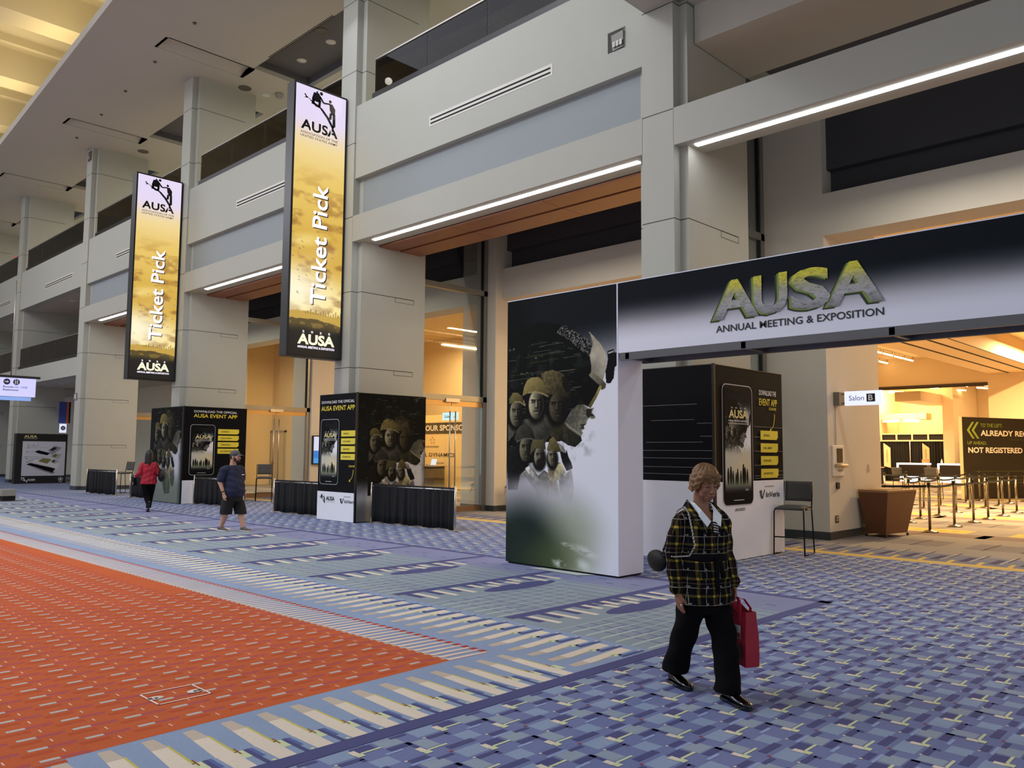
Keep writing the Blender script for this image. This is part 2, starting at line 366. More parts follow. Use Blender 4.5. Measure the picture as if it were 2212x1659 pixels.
# vestibules and halls
HB=(150,144,138); HN=(98,92,106); HY=(206,178,104)
rc(-64,9,13.62,64,HB,0); rc(-64,9,13.62,13.95,HY,2); rc(-64,9,13.95,15.05,(120,124,142),1)
for k in range(150):
    x = 3-k*.42
    qd([(x,13.95),(x+.07,13.95),(x+.04,14.35),(x-.03,14.35)],HY,3)
    rc(x+.10,x+.22,14.2,14.85,(78,74,104),3); rc(x+.24,x+.26,14.3,15.2,(206,200,184),3); rc(x+.27,x+.30,14.6,15.35,(70,64,84),3)
for gx in range(-14,2):
    for gy in range(0,8):
        X0, Y0 = gx*2.4+.3, 16.2+gy*5.2
        for k in range(7): rc(X0,X0+2.0,Y0+k*.16,Y0+k*.16+.05,HN,3)
        for k in range(3): rc(X0+.3+k*.6,X0+.34+k*.6,Y0-.1,Y0+1.2,HN,3)
        rc(X0,X0+1.6,Y0+3.0,Y0+3.9,HY,2)
        for k in range(5): rc(X0+.2+k*.25,X0+.35+k*.25,Y0+3.3+.04*k,Y0+3.42+.04*k,(170,130,60),3)
        rc(X0-.4,X0+2.2,Y0+2.1,Y0+2.9,(132,116,112),1)
vs=[]; fs=[]; cc=[]
for p,l,c in FQ:
    o=len(vs); vs+=[(x,y,l*.00035) for x,y in p]; fs.append(tuple(range(o,o+len(p)))); cc+=[L3(c)+(1,)]*len(p)
me = bpy.data.meshes.new('floor'); me.from_pydata(vs,[],fs)
a = me.color_attributes.new('Col','FLOAT_COLOR','CORNER'); a.data.foreach_set('color', np.array(cc,dtype=np.float32).ravel()); me.materials.append(mCARPET)
fl = link('floor', me); fl['kind']='structure'
# ================================================================= COLUMNS, BEAMS, BALCONIES
XC = [1.7,-7.59,-16.81,-26.27,-35.60,-44.9,-54.2]
YF = 11.25
def slot_rect(mb,x,y0,y1,z0,z1,t=.008,mi=1):
    mb.box(x,x+.003,y0,y1,z0,z0+t,mi); mb.box(x,x+.003,y0,y1,z1-t,z1,mi); mb.box(x,x+.003,y0,y0+t,z0,z1,mi); mb.box(x,x+.003,y1-t,y1,z0,z1,mi)
for k,x in enumerate(XC):
    mb = MB(); top = 14.06 if k>1 else (9.28 if k==1 else 9.28)
    if k==1: top = 14.06
    mb.box(x-.315,x+.315,YF,YF+.2,.0,top); mb.box(x-.475,x+.475,YF+.185,13.44,.0,top)
    for z in (1.805,3.666,5.527):
        slot_rect(mb,x+.475,12.47,13.075,z-.115,z+.003)
    o = struct('wall_pier', mb, [mCOL,mBLACKM])
    b = MB().box(x-.325,x+.325,YF-.012,YF+.2,0.008,.16); b.box(x-.487,x+.487,YF+.175,13.45,0.008,.16); struct('baseboard_pier', b, mBASE)
def bay(i): return XC[i+1], XC[i]     # left, right column centre of bay i
BEAM = (0,1,2,3)
for i in range(6):
    xl, xr = bay(i)
    if i in BEAM:
        mb = MB().box(xl+.31,xr-.31,YF,YF+.66,6.76,7.40); struct('beam_lintel', mb, mBEAM)
    if i in (1,2,3):
        mb = MB().box(xl+.31,xr-.31,YF+.19,YF+.42,7.38,8.36); struct('wall_recess_panel', mb, mGREY)
        w = MB(); y0 = YF+.66                                       # wood soffit: two rows of panels split by black slots
        for r,(ya,yb) in enumerate(((y0+.04,12.50),(12.60,13.26))):
            L = xr-xl-.96; n = 3
            for k in range(n): w.box(xl+.48+k*L/n+.006,xl+.48+(k+1)*L/n-.006,ya,yb,6.72,6.76)
        w.box(xl+.48,xr-.48,y0,13.26,6.765,6.9,1); struct('ceiling_soffit_panel', w, [mWOOD,mBLACKM])
    if i>=1:
        mb = MB(); mb.box(xl+.31,xr-.31,YF+.04,YF+.42,8.35,10.2)
        struct('wall_fascia', mb, mFASC)
        struct('floor_gallery', MB().box(xl+.31,xr-.31,YF+.42,17.2,9.9,10.18), mCEIL)
    if i>=4:
        struct('ceiling_soffit', MB().box(xl+.3,xr-.3,YF+.42,17.0,8.35,8.5), mCEIL)
        struct('wall_fascia', MB().box(xl+.31,xr-.31,YF+.04,YF+.4,4.66,5.42), mFASC)
        struct('floor_mezzanine', MB().box(xl+.3,xr-.3,YF+.4,17.0,4.66,5.40), mCEIL)
        struct('wall_mezzanine', MB().box(xl-.2,xr+.2,16.2,16.4,5.4,8.35), mWALL)
        struct('wall_lobby', MB().box(xl-.2,xr+.2,15.9,16.1,0,4.66), mWALL)
        struct('baseboard_lobby', MB().box(xl-.2,xr+.2,15.885,15.9,0.008,.16), mBASE)
struct('wall_gallery', MB().box(-64,9,17.0,17.2,9.9,14.06), mWALL)
# railings
def railing(xa,xb,z,label,y=YF+.1):
    t = thing('glass_railing',label,'railing',((xa+xb)/2,y,z),'glass railings along the balconies')
    part('base_rail', MB().box(xa,xb,y-.06,y+.06,z,z+.13), mBLACK, t)
    n = max(2,round((xb-xa)/1.85)); d = (xb-xa-.1)/n
    for k in range(n):
        part('glass_panel', MB().box(xa+.05+k*d+.006,xa+.05+(k+1)*d-.006,y-.008,y+.008,z+.13,z+.97), mGLASS, t)
    g = MB()
    for k in range(n+1): g.box(xa+.05+k*d-.006,xa+.05+k*d+.006,y-.010,y+.010,z+.13,z+.97)
    part('glass_joint', g, mBLACKM, t)
    part('handrail', MB().box(xa+.04,xb,y-.03,y+.03,z+.97,z+1.005), mSTEEL, t)
BN = {1:'above the longest lit soffit, right of the nearer banner',2:'between the two hanging banners',3:'left of the farther banner, one storey only',4:'upper storey above the leafy mezzanine plants',5:'upper storey at the left edge of the photo'}
for i in range(1,6):
    xl, xr = bay(i); railing(xl+.95,xr-.31,10.2,'frameless glass balcony railing '+BN[i])
for i,s in ((4,'lower storey in front of the mezzanine plants'),(5,'lower storey at the left edge of the photo')):
    xl, xr = bay(i); railing(xl+.6,xr-.31,5.42,'frameless glass balcony railing '+s)
# bridge slab and deep soffit over the near bay
b = MB().box(-7.86,6,-7,YF+.01,9.27,9.9); b.box(-7.1,6,YF+.01,YF+.4,9.27,9.9); struct('ceiling_bridge', b, mCEIL)
b = MB().box(-7.1,6,YF+.395,13.42,8.60,9.4); struct('ceiling_near_soffit', b, mCEIL)
b = MB().box(-7.1,6,13.42,15.7,9.0,9.3); struct('ceiling_near_recess', b, mDARK)
# main ceiling with its lowered slots, vault beyond the edge
def cy(x): return 7.65+max(0,(-x-23))*.0575-max(0,(x+23))*.05
mb = MB(); xs = [-64,-50,-38,-30,-23,-16,-8,2]
for a_,b_ in zip(xs[:-1],xs[1:]):
    mb.hexa([(a_,cy(a_),14.05),(b_,cy(b_),14.05),(b_,9.6,14.05),(a_,9.6,14.05)],[(a_,cy(a_)-.05,14.22),(b_,cy(b_)-.05,14.22),(b_,9.6,14.22),(a_,9.6,14.22)])
HOLES = [(-15.2,-8.3),(-23.95,-17.5),(-32.4,-27.0),(-41.5,-36.3),(-50.6,-45.6)]
SLOTS = [(-15.1,-14.3),(-24.85,-24.0),(-33.45,-32.7),(-42.3,-41.5),(-51.4,-50.6)]
e = -64
for (s0,s1) in sorted(SLOTS): mb.box(e,s0,9.6,12.36,14.05,14.2); e = s1
mb.box(e,2,9.6,12.36,14.05,14.2); e = -64
for (h0,h1) in sorted(HOLES): mb.box(e,h0,12.36,14.4,14.05,14.2); e = h1
mb.box(e,2,12.36,14.4,14.05,14.2); mb.box(-64,2,14.4,17.2,14.05,14.2)
for (s0,s1) in SLOTS:
    mb.hexa([(s0,9.6,14.07),(s1,9.6,14.36),(s1,12.36,14.36),(s0,12.36,14.07)],[(s0,9.6,14.4),(s1,9.6,14.4),(s1,12.36,14.4),(s0,12.36,14.4)])
    mb.box(s0,s1,9.52,9.6,14.05,14.4); mb.box(s0,s1,12.36,12.44,14.05,14.4); mb.box(s1,s1+.05,9.6,12.4,14.05,14.4)
struct('ceiling_main', mb, mCEIL)
mb = MB()
for (h0,h1) in HOLES: mb.box(h0-.1,h1+.1,12.3,14.5,14.42,14.5); mb.box(h0-.06,h0,12.3,14.46,14.2,14.45); mb.box(h1,h1+.06,12.3,14.46,14.2,14.45); mb.box(h0,h1,12.28,12.36,14.2,14.45); mb.box(h0,h1,14.4,14.47,14.2,14.45)
struct('ceiling_dark_panel', mb, mDARK)
mb = MB().box(-64,6,-6,12,17.5,17.7)
for bx in (-10,-15,-20,-25.4,-30.9,-36.7,-42.3,-48,-54): mb.box(bx-.55,bx+.55,-6,11.9,16.3,17.5); mb.box(bx+1.6,bx+1.8,-6,11.9,17.2,17.5)
struct('ceiling_vault', mb, mVAULT)
struct('wall_clerestory', MB().box(-64,6,12.0,12.2,14.4,17.7), mVAULT)
# far end wall of the lobby
struct('wall_end', MB().box(-64,-63.8,-9,18,0,17.6), mWALL)
# ================================================================= VESTIBULES behind the piers
GX = {1:-8.0,2:-16.72,3:-26.15,4:-35.5}; STUB = {1:(-8.9,-6.69,15.69),2:(-17.7,-16.33,16.04),3:(-27.3,-26.0,16.15),4:(-36.6,-35.2,16.15)}
for k in (1,2,3,4):
    x0,x1,y = STUB[k]
    b = MB().box(x0,x1,y,18.4,0,9.2); struct('wall_vestibule', b, mWALL)
    struct('baseboard_vestibule', MB().box(x0-.012,x1+.012,y-.012,18.4,0.008,.16), mBASE)
def lintel(xa,xb,y,zb,zt,deep,name):
    m = MB().box(xa,xb,y,y+.75,zb,zt); struct('wall_lintel', m, mWALL)
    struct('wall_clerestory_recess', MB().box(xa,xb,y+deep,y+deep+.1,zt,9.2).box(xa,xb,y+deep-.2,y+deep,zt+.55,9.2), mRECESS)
lintel(-6.69,6,15.69,6.0,6.85,.44,'a'); lintel(-16.33,-8.9,16.33,6.03,6.92,.35,'b'); lintel(-26.0,-17.7,16.33,6.03,6.92,.35,'c'); lintel(-35.2,-27.3,16.33,6.03,6.92,.35,'d')
for i in (1,2,3):
    xl, xr = bay(i); struct('ceiling_vestibule', MB().box(xl,xr,12.6,17.0,8.9,9.1), mDARK)
def glass_wall(k, door_label):
    x = GX[k]; y0, y1 = 13.44, STUB[k][2]
    f = MB()
    for z0,z1 in ((3.05,3.2),(6.10,6.25)): f.box(x-.06,x+.06,y0,y1,z0,z1)
    f.box(x-.06,x+.06,y1-.14,y1,0,9); f.box(x-.06,x+.06,y0,y0+.06,0,9); f.box(x-.03,x+.03,y1-.18,y1-.14,3.2,9,1)
    o = struct('window_%d'%k, f, [mFRAME,mBLACKM])
    for z0,z1 in ((3.2,6.1),(6.25,8.9)):
        p = link('window_pane', MB().box(x-.006,x+.006,y0+.06,y1-.14,z0,z1).mesh('window_pane',mDGLASS), o)
    m = (y0+y1)/2; d = thing('glass_double_door', door_label,'door',(x,m,0),'glass doors between the vestibules')
    for s,(a_,b_) in enumerate(((y0+.08,m-.01),(m+.01,y1-.16))):
        leaf = part('door_leaf', MB().box(x-.008,x+.008,a_,b_,.17,2.9), mDGLASS, d)
        part('bottom_rail', MB().box(x-.025,x+.025,a_,b_,.02,.17), M('door_bronze',(128,104,84),.4,metal=.6), leaf)
        part('top_rail', MB().box(x-.025,x+.025,a_,b_,2.9,3.04), M('door_brass',(196,160,104),.35,metal=.7), leaf)
        yh = b_-.09 if s==0 else a_+.09
        h = MB().tube([(x+.08,yh,.35),(x+.08,yh,2.75)],.017,8)
        for zz in (.5,1.6,2.6): h.tube([(x,yh,zz),(x+.08,yh,zz)],.01,6)
        part('pull_handle', h, mSTEEL, leaf)
    part('door_closer', MB().box(x+.0,x+.09,m-.25,m+.25,3.0,3.1), mSTEEL, d)
glass_wall(1,'glass double door hidden mostly by the app tower beside the bar stool')
glass_wall(2,'glass double door with tall pull handles between the two nearest piers, sponsor wall behind it')
glass_wall(3,'glass double door with tall pull handles behind the walking man in shorts')
glass_wall(4,'glass double door behind the woman in the red jacket')
# ================================================================= HALLS
struct('wall_hall', MB().box(-20,-19.8,18.4,58,0,7.2), mHALL)
struct('wall_hall', MB().box(5.8,6,15.69,58,0,7.2), mHALL)
struct('wall_hall', MB().box(-36,6,58,58.2,0,7.2), mHALL)
struct('wall_hall', MB().box(-40,-20,26,26.2,0,7.2), mHALL)
struct('wall_hall', MB().box(-36.4,-36.2,16.2,26,0,7.2), mHALL)
struct('ceiling_hall', MB().box(-40,6,17.0,58.2,7.1,7.3), mHALL)
h = MB().box(-11.93,-9.33,18.4,48.5,6.0,7.1); struct('beam_hall', h, mHALL)
s_ = MB()
for xx in (-11.0,-10.05): s_.box(xx-.05,xx+.05,18.4,48.4,5.985,6.0)
s_.box(-9.36,-9.33,18.4,48.4,5.98,6.0); struct('trim_1', s_, mBLACKM)
struct('wall_hall_pier', MB().box(-12.0,-3,48.5,49.3,0,7.1), mHALL)
struct('wall_hall_header', MB().box(-19.8,-12.0,48.5,49.1,5.56,7.1), mHALL)
struct('trim_2', MB().box(-19.8,-12.0,48.45,49.1,5.44,5.56).box(-19.8,-12.0,48.55,48.65,5.38,5.44), M('track_bronze',(60,48,38),.5))
struct('beam_hall_cross', MB().box(-17.0,-15.6,49.2,55,4.75,5.3).box(-15.6,-15.0,53,57.9,0,7.1), mHALL)
struct('wall_hall_bulkhead', MB().box(-19.8,-17.0,54.6,55.6,3.9,4.3), mHALL)
# ================================================================= ART (printed graphics)
ART= {'dark':[(0.018,3.206),(0.04,3.53),(0.457,3.541),(0.694,3.578),(1.082,3.493),(1.171,3.348),(1.346,3.198),(1.611,3.002),(1.647,2.827),(1.622,2.723),(1.847,2.596),(1.806,2.542),(1.725,2.4),(1.622,2.275),(1.496,2.328),(1.391,2.323),(1.283,2.252),(1.175,2.106),(1.305,2.004),(1.455,1.887),(1.465,1.822),(1.349,1.732),(1.198,1.773),(1.088,1.824),(1.0,1.807),(0.797,1.808),(0.638,1.503),(0.013,1.493)],'velcro':[(1.104,3.477),(1.171,3.476),(1.346,3.365),(1.668,3.183),(1.611,2.997),(1.432,3.107),(1.303,3.201),(1.16,3.299),(1.083,3.34),(0.993,3.391)],'shell':[(1.668,3.169),(1.622,3.305),(1.58,3.359),(1.684,3.266),(1.807,3.149),(1.878,3.038),(1.908,2.906),(1.898,2.811),(1.884,2.763),(1.827,2.597),(1.622,2.739),(1.638,2.795),(1.632,2.959),(1.611,2.997)],'brim':[(1.597,2.74),(1.663,2.777),(1.847,2.645),(1.897,2.594),(1.883,2.535),(1.817,2.513),(1.786,2.575),(1.622,2.706)],'mount':[(1.914,3.043),(2.028,3.066),(2.044,3.016),(2.097,3.017),(2.098,2.853),(2.043,2.809),(2.027,2.666),(1.967,2.598),(1.897,2.605),(1.884,2.763),(1.908,2.842),(1.928,2.937)],'mountlite':[(1.928,3.024),(2.024,3.042),(2.028,3.022),(1.934,3.004)],'lens':[(1.605,2.699),(1.786,2.583),(1.817,2.558),(1.725,2.4),(1.622,2.275),(1.517,2.319),(1.475,2.493),(1.517,2.655)],'lensedge':[(1.786,2.583),(1.823,2.561),(1.735,2.416),(1.632,2.274),(1.58,2.3),(1.704,2.45)],'profile':[(1.391,2.323),(1.496,2.328),(1.591,2.272),(1.684,2.273),(1.647,2.212),(1.71,2.156),(1.708,2.13),(1.659,2.12),(1.601,2.136),(1.564,2.097),(1.549,2.052),(1.497,2.034),(1.518,1.988),(1.465,1.961),(1.497,1.933),(1.45,1.887),(1.284,1.955),(1.175,2.089),(1.283,2.252)],'noseshade':[(1.549,2.261),(1.653,2.265),(1.638,2.209),(1.7,2.156),(1.622,2.158),(1.58,2.138),(1.543,2.179)],'lips':[(1.433,2.051),(1.518,2.058),(1.549,2.041),(1.507,2.03),(1.518,1.991),(1.438,1.982),(1.471,2.018)],'collar':[(1.12,2.132),(1.219,2.071),(1.348,1.954),(1.455,1.895),(1.472,1.822),(1.349,1.732),(1.198,1.765),(1.088,1.89),(0.999,2.025)],'strap':[(1.114,2.14),(1.262,2.029),(1.45,1.912),(1.465,1.89),(1.444,1.884),(1.241,1.996),(1.105,2.107)],'h1':[(0.053,2.382),(0.059,2.476),(0.12,2.545),(0.219,2.553),(0.302,2.501),(0.351,2.42),(0.376,2.353),(0.274,2.406),(0.164,2.413)],'h2':[(0.322,2.492),(0.357,2.631),(0.416,2.724),(0.511,2.763),(0.629,2.765),(0.722,2.719),(0.783,2.627),(0.82,2.522),(0.839,2.467),(0.724,2.513),(0.584,2.547),(0.442,2.536)],'h3':[(0.699,2.804),(0.791,2.841),(0.928,2.844),(1.062,2.808),(1.173,2.741),(1.239,2.637),(1.274,2.502),(1.257,2.416),(1.174,2.453),(0.997,2.494),(0.816,2.514),(0.783,2.627),(0.734,2.724)],'h3dark':[(1.096,2.737),(1.173,2.749),(1.239,2.637),(1.265,2.519),(1.174,2.506),(1.119,2.593)],'h4':[(0.165,1.845),(0.193,1.968),(0.278,2.049),(0.398,2.07),(0.493,2.033),(0.553,1.946),(0.594,1.834),(0.495,1.857),(0.352,1.858),(0.212,1.813)],'h5':[(0.486,1.611),(0.506,1.762),(0.538,1.834),(0.768,1.846),(0.789,1.762),(0.8,1.694),(0.699,1.712),(0.592,1.712),(0.513,1.644)],'h6':[(0.817,1.697),(0.838,1.768),(0.88,1.852),(0.94,1.883),(1.0,1.825),(1.051,1.749),(1.094,1.67),(1.026,1.66),(0.941,1.695),(0.838,1.674)],'body1':[(0.031,2.076),(0.155,2.047),(0.301,2.124),(0.469,2.068),(0.278,2.045),(0.169,1.95),(0.034,1.81)],'body2':[(0.301,2.141),(0.469,2.155),(0.633,2.168),(0.725,2.252),(0.909,2.128),(0.887,1.909),(0.797,1.808),(0.589,1.825),(0.541,1.963),(0.398,2.07)],'body3':[(0.702,2.235),(0.863,2.163),(0.999,2.109),(1.132,1.973),(1.121,1.823),(1.0,1.807),(0.865,1.909),(0.796,2.062)],'body4':[(0.022,1.708),(0.228,1.762),(0.286,1.602),(0.414,1.498),(0.469,1.46),(0.288,1.324),(0.235,1.098),(0.03,1.09)],'coat5':[(0.288,1.324),(0.406,1.406),(0.469,1.466),(0.559,1.409),(0.648,1.32),(0.77,1.4),(0.84,1.364),(0.858,1.223),(0.876,1.046),(0.912,0.769),(0.792,0.749),(0.704,0.859),(0.597,1.111),(0.416,1.275)],'strap5':[(0.388,1.419),(0.469,1.46),(0.631,1.281),(0.78,1.234),(0.754,1.194),(0.596,1.241),(0.452,1.354)],'coat6':[(0.84,1.415),(0.925,1.429),(0.993,1.507),(1.077,1.521),(1.111,1.458),(1.178,1.384),(1.112,1.294),(1.011,1.254),(1.045,1.128),(1.096,0.955),(1.063,0.777),(0.929,0.757),(0.893,1.046),(0.858,1.223)],'lapel6':[(0.993,1.469),(1.094,1.508),(1.178,1.371),(1.061,1.28),(0.909,1.212),(0.943,1.302)],'arm6':[(1.045,1.28),(1.145,1.333),(1.277,1.424),(1.309,1.312),(1.326,1.139),(1.294,0.989),(1.212,0.935),(1.113,1.006),(1.062,1.129)],'gun':[(1.06,1.685),(1.177,1.648),(1.193,1.701),(1.227,1.598),(1.284,1.511),(1.309,1.437),(1.244,1.41),(1.194,1.397),(1.111,1.521)],'cloth':[(1.022,1.807),(1.133,1.74),(1.285,1.512),(1.177,1.511),(1.056,1.674)]}
FACES= {'f1':(0.183,2.241,0.134,0.185),'f2':(0.599,2.359,0.161,0.198),'f3':(1.016,2.311,0.172,0.202),'f4':(0.382,1.705,0.125,0.173),'f5':(0.673,1.593,0.115,0.143),'f6':(0.925,1.595,0.095,0.127)}
rs = np.random.RandomState(3)
_lat = rs.rand(64,64)
def vnoise(u,v):
    x, y = np.floor(u).astype(int), np.floor(v).astype(int); fx, fy = u-x, v-y; fx, fy = fx*fx*(3-2*fx), fy*fy*(3-2*fy)
    g = lambda a,b: _lat[a%64,b%64]
    return (g(x,y)*(1-fx)+g(x+1,y)*fx)*(1-fy)+(g(x,y+1)*(1-fx)+g(x+1,y+1)*fx)*fy
def fbm(u,v,o=4): return sum(vnoise(u*2**k+17*k,v*2**k+5*k)/2**k for k in range(o))/sum(.5**k for k in range(o))
def sm(a,b,x): t = np.clip((x-a)/(b-a),0,1); return t*t*(3-2*t)
def inpoly(u,v,P):
    r = np.zeros(u.shape,bool); n = len(P)
    for i in range(n):
        (x1,y1),(x2,y2) = P[i],P[(i+1)%n]
        if y1==y2: continue
        r ^= ((y1>v)!=(y2>v)) & (u < (x2-x1)*(v-y1)/(y2-y1)+x1)
    return r.astype(float)
def ellm(u,v,cx,cy,rx,ry,soft=.25,ang=0.):
    c,s = math.cos(ang),math.sin(ang); x,y = (u-cx)*c+(v-cy)*s, -(u-cx)*s+(v-cy)*c
    return 1-sm(1-soft,1+soft,np.sqrt((x/rx)**2+(y/ry)**2))
def mixc(img,m,c,op=1.): 
    m = (m*op)[...,None]; c = np.array(c,float); c = c/255. if c.max()>1.5 else c
    return img*(1-m)+c*m
def seg(u,v,x0,y0,x1,y1,wd):
    d = np.array([x1-x0,y1-y0]); L = d@d; t = np.clip(((u-x0)*d[0]+(v-y0)*d[1])/L,0,1)
    return 1-sm(wd*.6,wd*1.2,np.hypot(u-x0-t*d[0],v-y0-t*d[1]))
def face(img,u,v,cx,cy,rx,ry,tone,lit=1.,turn=0.,beard=False):
    x = (u-cx)/rx; y = (v-cy)/ry; n = .72+.36*fbm(u*40,v*40,3)
    img = mixc(img, ellm(u,v,cx,cy,rx*1.02,ry*1.05,.08), np.array(tone)*.34)
    sh = np.clip(.46+.62*lit*(-x*.95+.12)+.12*y,.10,1.12)*n
    skin = (np.array(tone)/255.)[None,None]*sh[...,None]; m = ellm(u,v,cx,cy,rx*.95,ry,.10)[...,None]; img = img*(1-m)+skin*m
    for s in (-1,1):
        ex = cx+(s*.40+turn)*rx
        img = mixc(img, ellm(u,v,ex,cy+.20*ry,.27*rx,.10*ry,.5), (12,13,10), .85)
        img = mixc(img, ellm(u,v,ex,cy+.19*ry,.13*rx,.032*ry,.5), (170,172,150), .55*lit)
        img = mixc(img, seg(u,v,ex-.27*rx,cy+.33*ry-.02*ry*s,ex+.27*rx,cy+.33*ry+.02*ry*s,.055*rx+.003), (14,14,10), .8)
    nx = cx+turn*rx*1.15
    img = mixc(img, ellm(u,v,nx+.16*rx,cy-.05*ry,.13*rx,.27*ry,.6), (20,20,14), .65)
    img = mixc(img, ellm(u,v,nx-.02*rx,cy-.02*ry,.07*rx,.25*ry,.6), np.array(tone)*1.12, .6*lit)
    img = mixc(img, ellm(u,v,nx+.02*rx,cy-.25*ry,.22*rx,.05*ry,.5), (14,13,10), .75)
    img = mixc(img, ellm(u,v,nx+.02*rx,cy-.50*ry,.36*rx,.045*ry,.5), (24,18,14), .85)
    img = mixc(img, ellm(u,v,nx+.02*rx,cy-.60*ry,.26*rx,.05*ry,.6), np.array(tone)*.9, .5*lit)
    if beard: img = mixc(img, ellm(u,v,nx,cy-.72*ry,.62*rx,.55*ry,.25), (26,24,18), .92); img = mixc(img, ellm(u,v,nx,cy-.42*ry,.5*rx,.12*ry,.4), (30,27,20), .9)
    return img
def shaded(img,u,v,P,c,ax=(-.6,.8),lo=.35,hi=1.2,nf=24,na=.35):
    p = np.array(P); c0 = p.mean(0); ext = np.ptp(p,axis=0).max()/2
    d = ((u-c0[0])*ax[0]+(v-c0[1])*ax[1])/ext; s = np.clip((lo+hi)/2+(hi-lo)/2*d,lo,hi)*(1-na/2+na*fbm(u*nf,v*nf,3))
    m = inpoly(u,v,P)[...,None]; return img*(1-m)+np.clip((np.array(c)/255.)[None,None]*s[...,None],0,1)*m
def soldiers(u,v,base=True):
    """the montage: u 0..2.08 m, v 0..3.96 m"""
    A = ART
    g = sm(2.65,3.55,v+.10*(fbm(u*2,v*2)-.5)+.16*(1-u/2.08)); img = np.ones(u.shape+(3,))*np.array((228,231,240))/255.
    img = mixc(img, g, (21,26,30))
    lf = (1-sm(.1,.75,u+.25*(fbm(u*3,v*3+9)-.5)))*sm(1.0,1.5,v); img = mixc(img, lf, (12,15,14), .95)
    img = mixc(img, inpoly(u,v,A['dark']), (13,16,14))
    n = fbm(u*9,v*9); t = sm(.52,.75,n)*(1-sm(1.5,1.75,u))*sm(1.4,1.8,v)*(1-sm(3.0,3.4,v)); img = mixc(img, t, (52,62,50), .35)
    for k in range(60):
        x0, y0 = rs2.rand()*1.35, 2.2+rs2.rand()*1.1; L = .05+rs2.rand()**2*.55
        img = mixc(img, seg(u,v,x0,y0,min(x0+L,1.45),y0+.04*L,.004), (96,120,70) if k%3==0 else (150,156,140), .45)
    for k in range(90):
        x0, y0 = rs2.rand()*.75, 1.3+rs2.rand()*2.0; img = mixc(img, ellm(u,v,x0,y0,.006+rs2.rand()*.02,.004+rs2.rand()*.012,.5), (190,196,180), .5*rs2.rand())
    sp = (vnoise(u*75,v*75)>.56).astype(float); m = inpoly(u,v,A['velcro']); img = mixc(img, m, (20,21,20)); img = mixc(img, m*sp, (150,152,146), .7)
    img = shaded(img,u,v,A['shell'],(206,200,176),(.5,.5),.55,1.1,6,.5); img = shaded(img,u,v,A['brim'],(120,116,96),(-.5,.6),.5,1.2)
    img = mixc(img, inpoly(u,v,A['mount']), (16,17,17)); img = mixc(img, inpoly(u,v,A['mountlite']), (170,172,170))
    img = shaded(img,u,v,A['profile'],(150,148,128),(.4,-.2),.25,1.25,40,.7); img = mixc(img, inpoly(u,v,A['lens']), (14,15,14)); img = shaded(img,u,v,A['lensedge'],(150,140,76),(.5,.5),.5,1.1)
    img = mixc(img, inpoly(u,v,A['noseshade']), (22,22,18), .8); img = mixc(img, inpoly(u,v,A['lips']), (34,30,26), .8)
    img = shaded(img,u,v,A['collar'],(66,66,48),(-.5,.5),.35,1.1,30,.7); img = mixc(img, inpoly(u,v,A['strap']), (150,148,132), .8)
    for p in A['shell'][5:8]: pass
    for nme,c in (('body3',(70,66,46)),('body2',(84,84,74)),('body1',(92,90,80)),('body4',(26,28,26)),('cloth',(150,146,140))): img = shaded(img,u,v,A[nme],c,(-.6,.5),.45,1.15,14,.7)
    for nme,tone,b,tn,lt in (('f3',(112,102,78),False,-.05,.75),('f2',(214,206,166),False,.05,1.),('f1',(176,168,136),False,.1,.9),('f4',(158,150,120),False,.12,.8)):
        cx,cy_,rx,ry = FACES[nme]; img = mixc(img, ellm(u,v,cx,cy_-.05,rx*1.25,ry*1.2,.2), (16,17,13)); img = face(img,u,v,cx,cy_,rx*.92,ry*1.02,tone,lt,tn,b)
    img = shaded(img,u,v,A['h3'],(96,86,58),(-.7,.6),.35,1.2,26,.8); img = mixc(img, inpoly(u,v,A['h3dark']), (18,17,14), .8)
    img = shaded(img,u,v,A['h2'],(150,136,80),(-.5,.7),.4,1.2,50,.3); img = shaded(img,u,v,A['h1'],(120,110,66),(-.5,.7),.4,1.15,50,.3); img = shaded(img,u,v,A['h4'],(52,52,46),(-.6,.6),.4,1.5,20,.3)
    for nme in ('h1','h2','h4'):
        P = A[nme]; k = len(P)
        for i in range(k-4,k-1): img = mixc(img, seg(u,v,*P[i],*P[i+1],.012), (176,164,112) if nme!='h4' else (110,108,98), .7)
    for nme,c in (('coat6',(150,140,106)),('coat5',(120,120,112)),('strap5',(190,188,178)),('lapel6',(196,184,140)),('arm6',(120,114,110)),('gun',(20,20,20))): img = shaded(img,u,v,A[nme],c,(-.4,.8),.5,1.15,18,.8)
    for nme,tone,b in (('f5',(170,164,140),True),('f6',(176,168,136),False)):
        cx,cy_,rx,ry = FACES[nme]; img = mixc(img, ellm(u,v,cx,cy_-.04,rx*1.2,ry*1.25,.2), (18,19,15)); img = face(img,u,v,cx,cy_,rx*.92,ry*1.02,tone,.9,.05,b)
    img = shaded(img,u,v,A['h5'],(92,88,58),(-.6,.6),.5,1.2); img = shaded(img,u,v,A['h6'],(110,100,60),(-.6,.6),.5,1.2)
    img = mixc(img, ellm(u,v,.71,1.1,.16,.10,.9), (60,84,40), .5*1.0)
    if base:
        f = (1-sm(.75,1.35,v+.35*(fbm(u*2.2,v*2.2)-.5)-.18*u)); img = mixc(img, f, (228,231,240), .97)
        fog = ellm(u,v,.25,1.02,.8,.35,.9); img = mixc(img, fog*(1-sm(1.15,1.4,v)), (128,122,128), .55)
        gk = (1-sm(.45,1.05,np.hypot((u-.35)/1.15,(v-.15)/1.0))); img = mixc(img, gk, (30,44,38), .97)
        img = mixc(img, ellm(u,v,1.28,.52,.45,.42,.85), (112,124,84), .55); img = mixc(img, ellm(u,v,1.0,.12,.55,.25,.9), (92,106,62), .55)
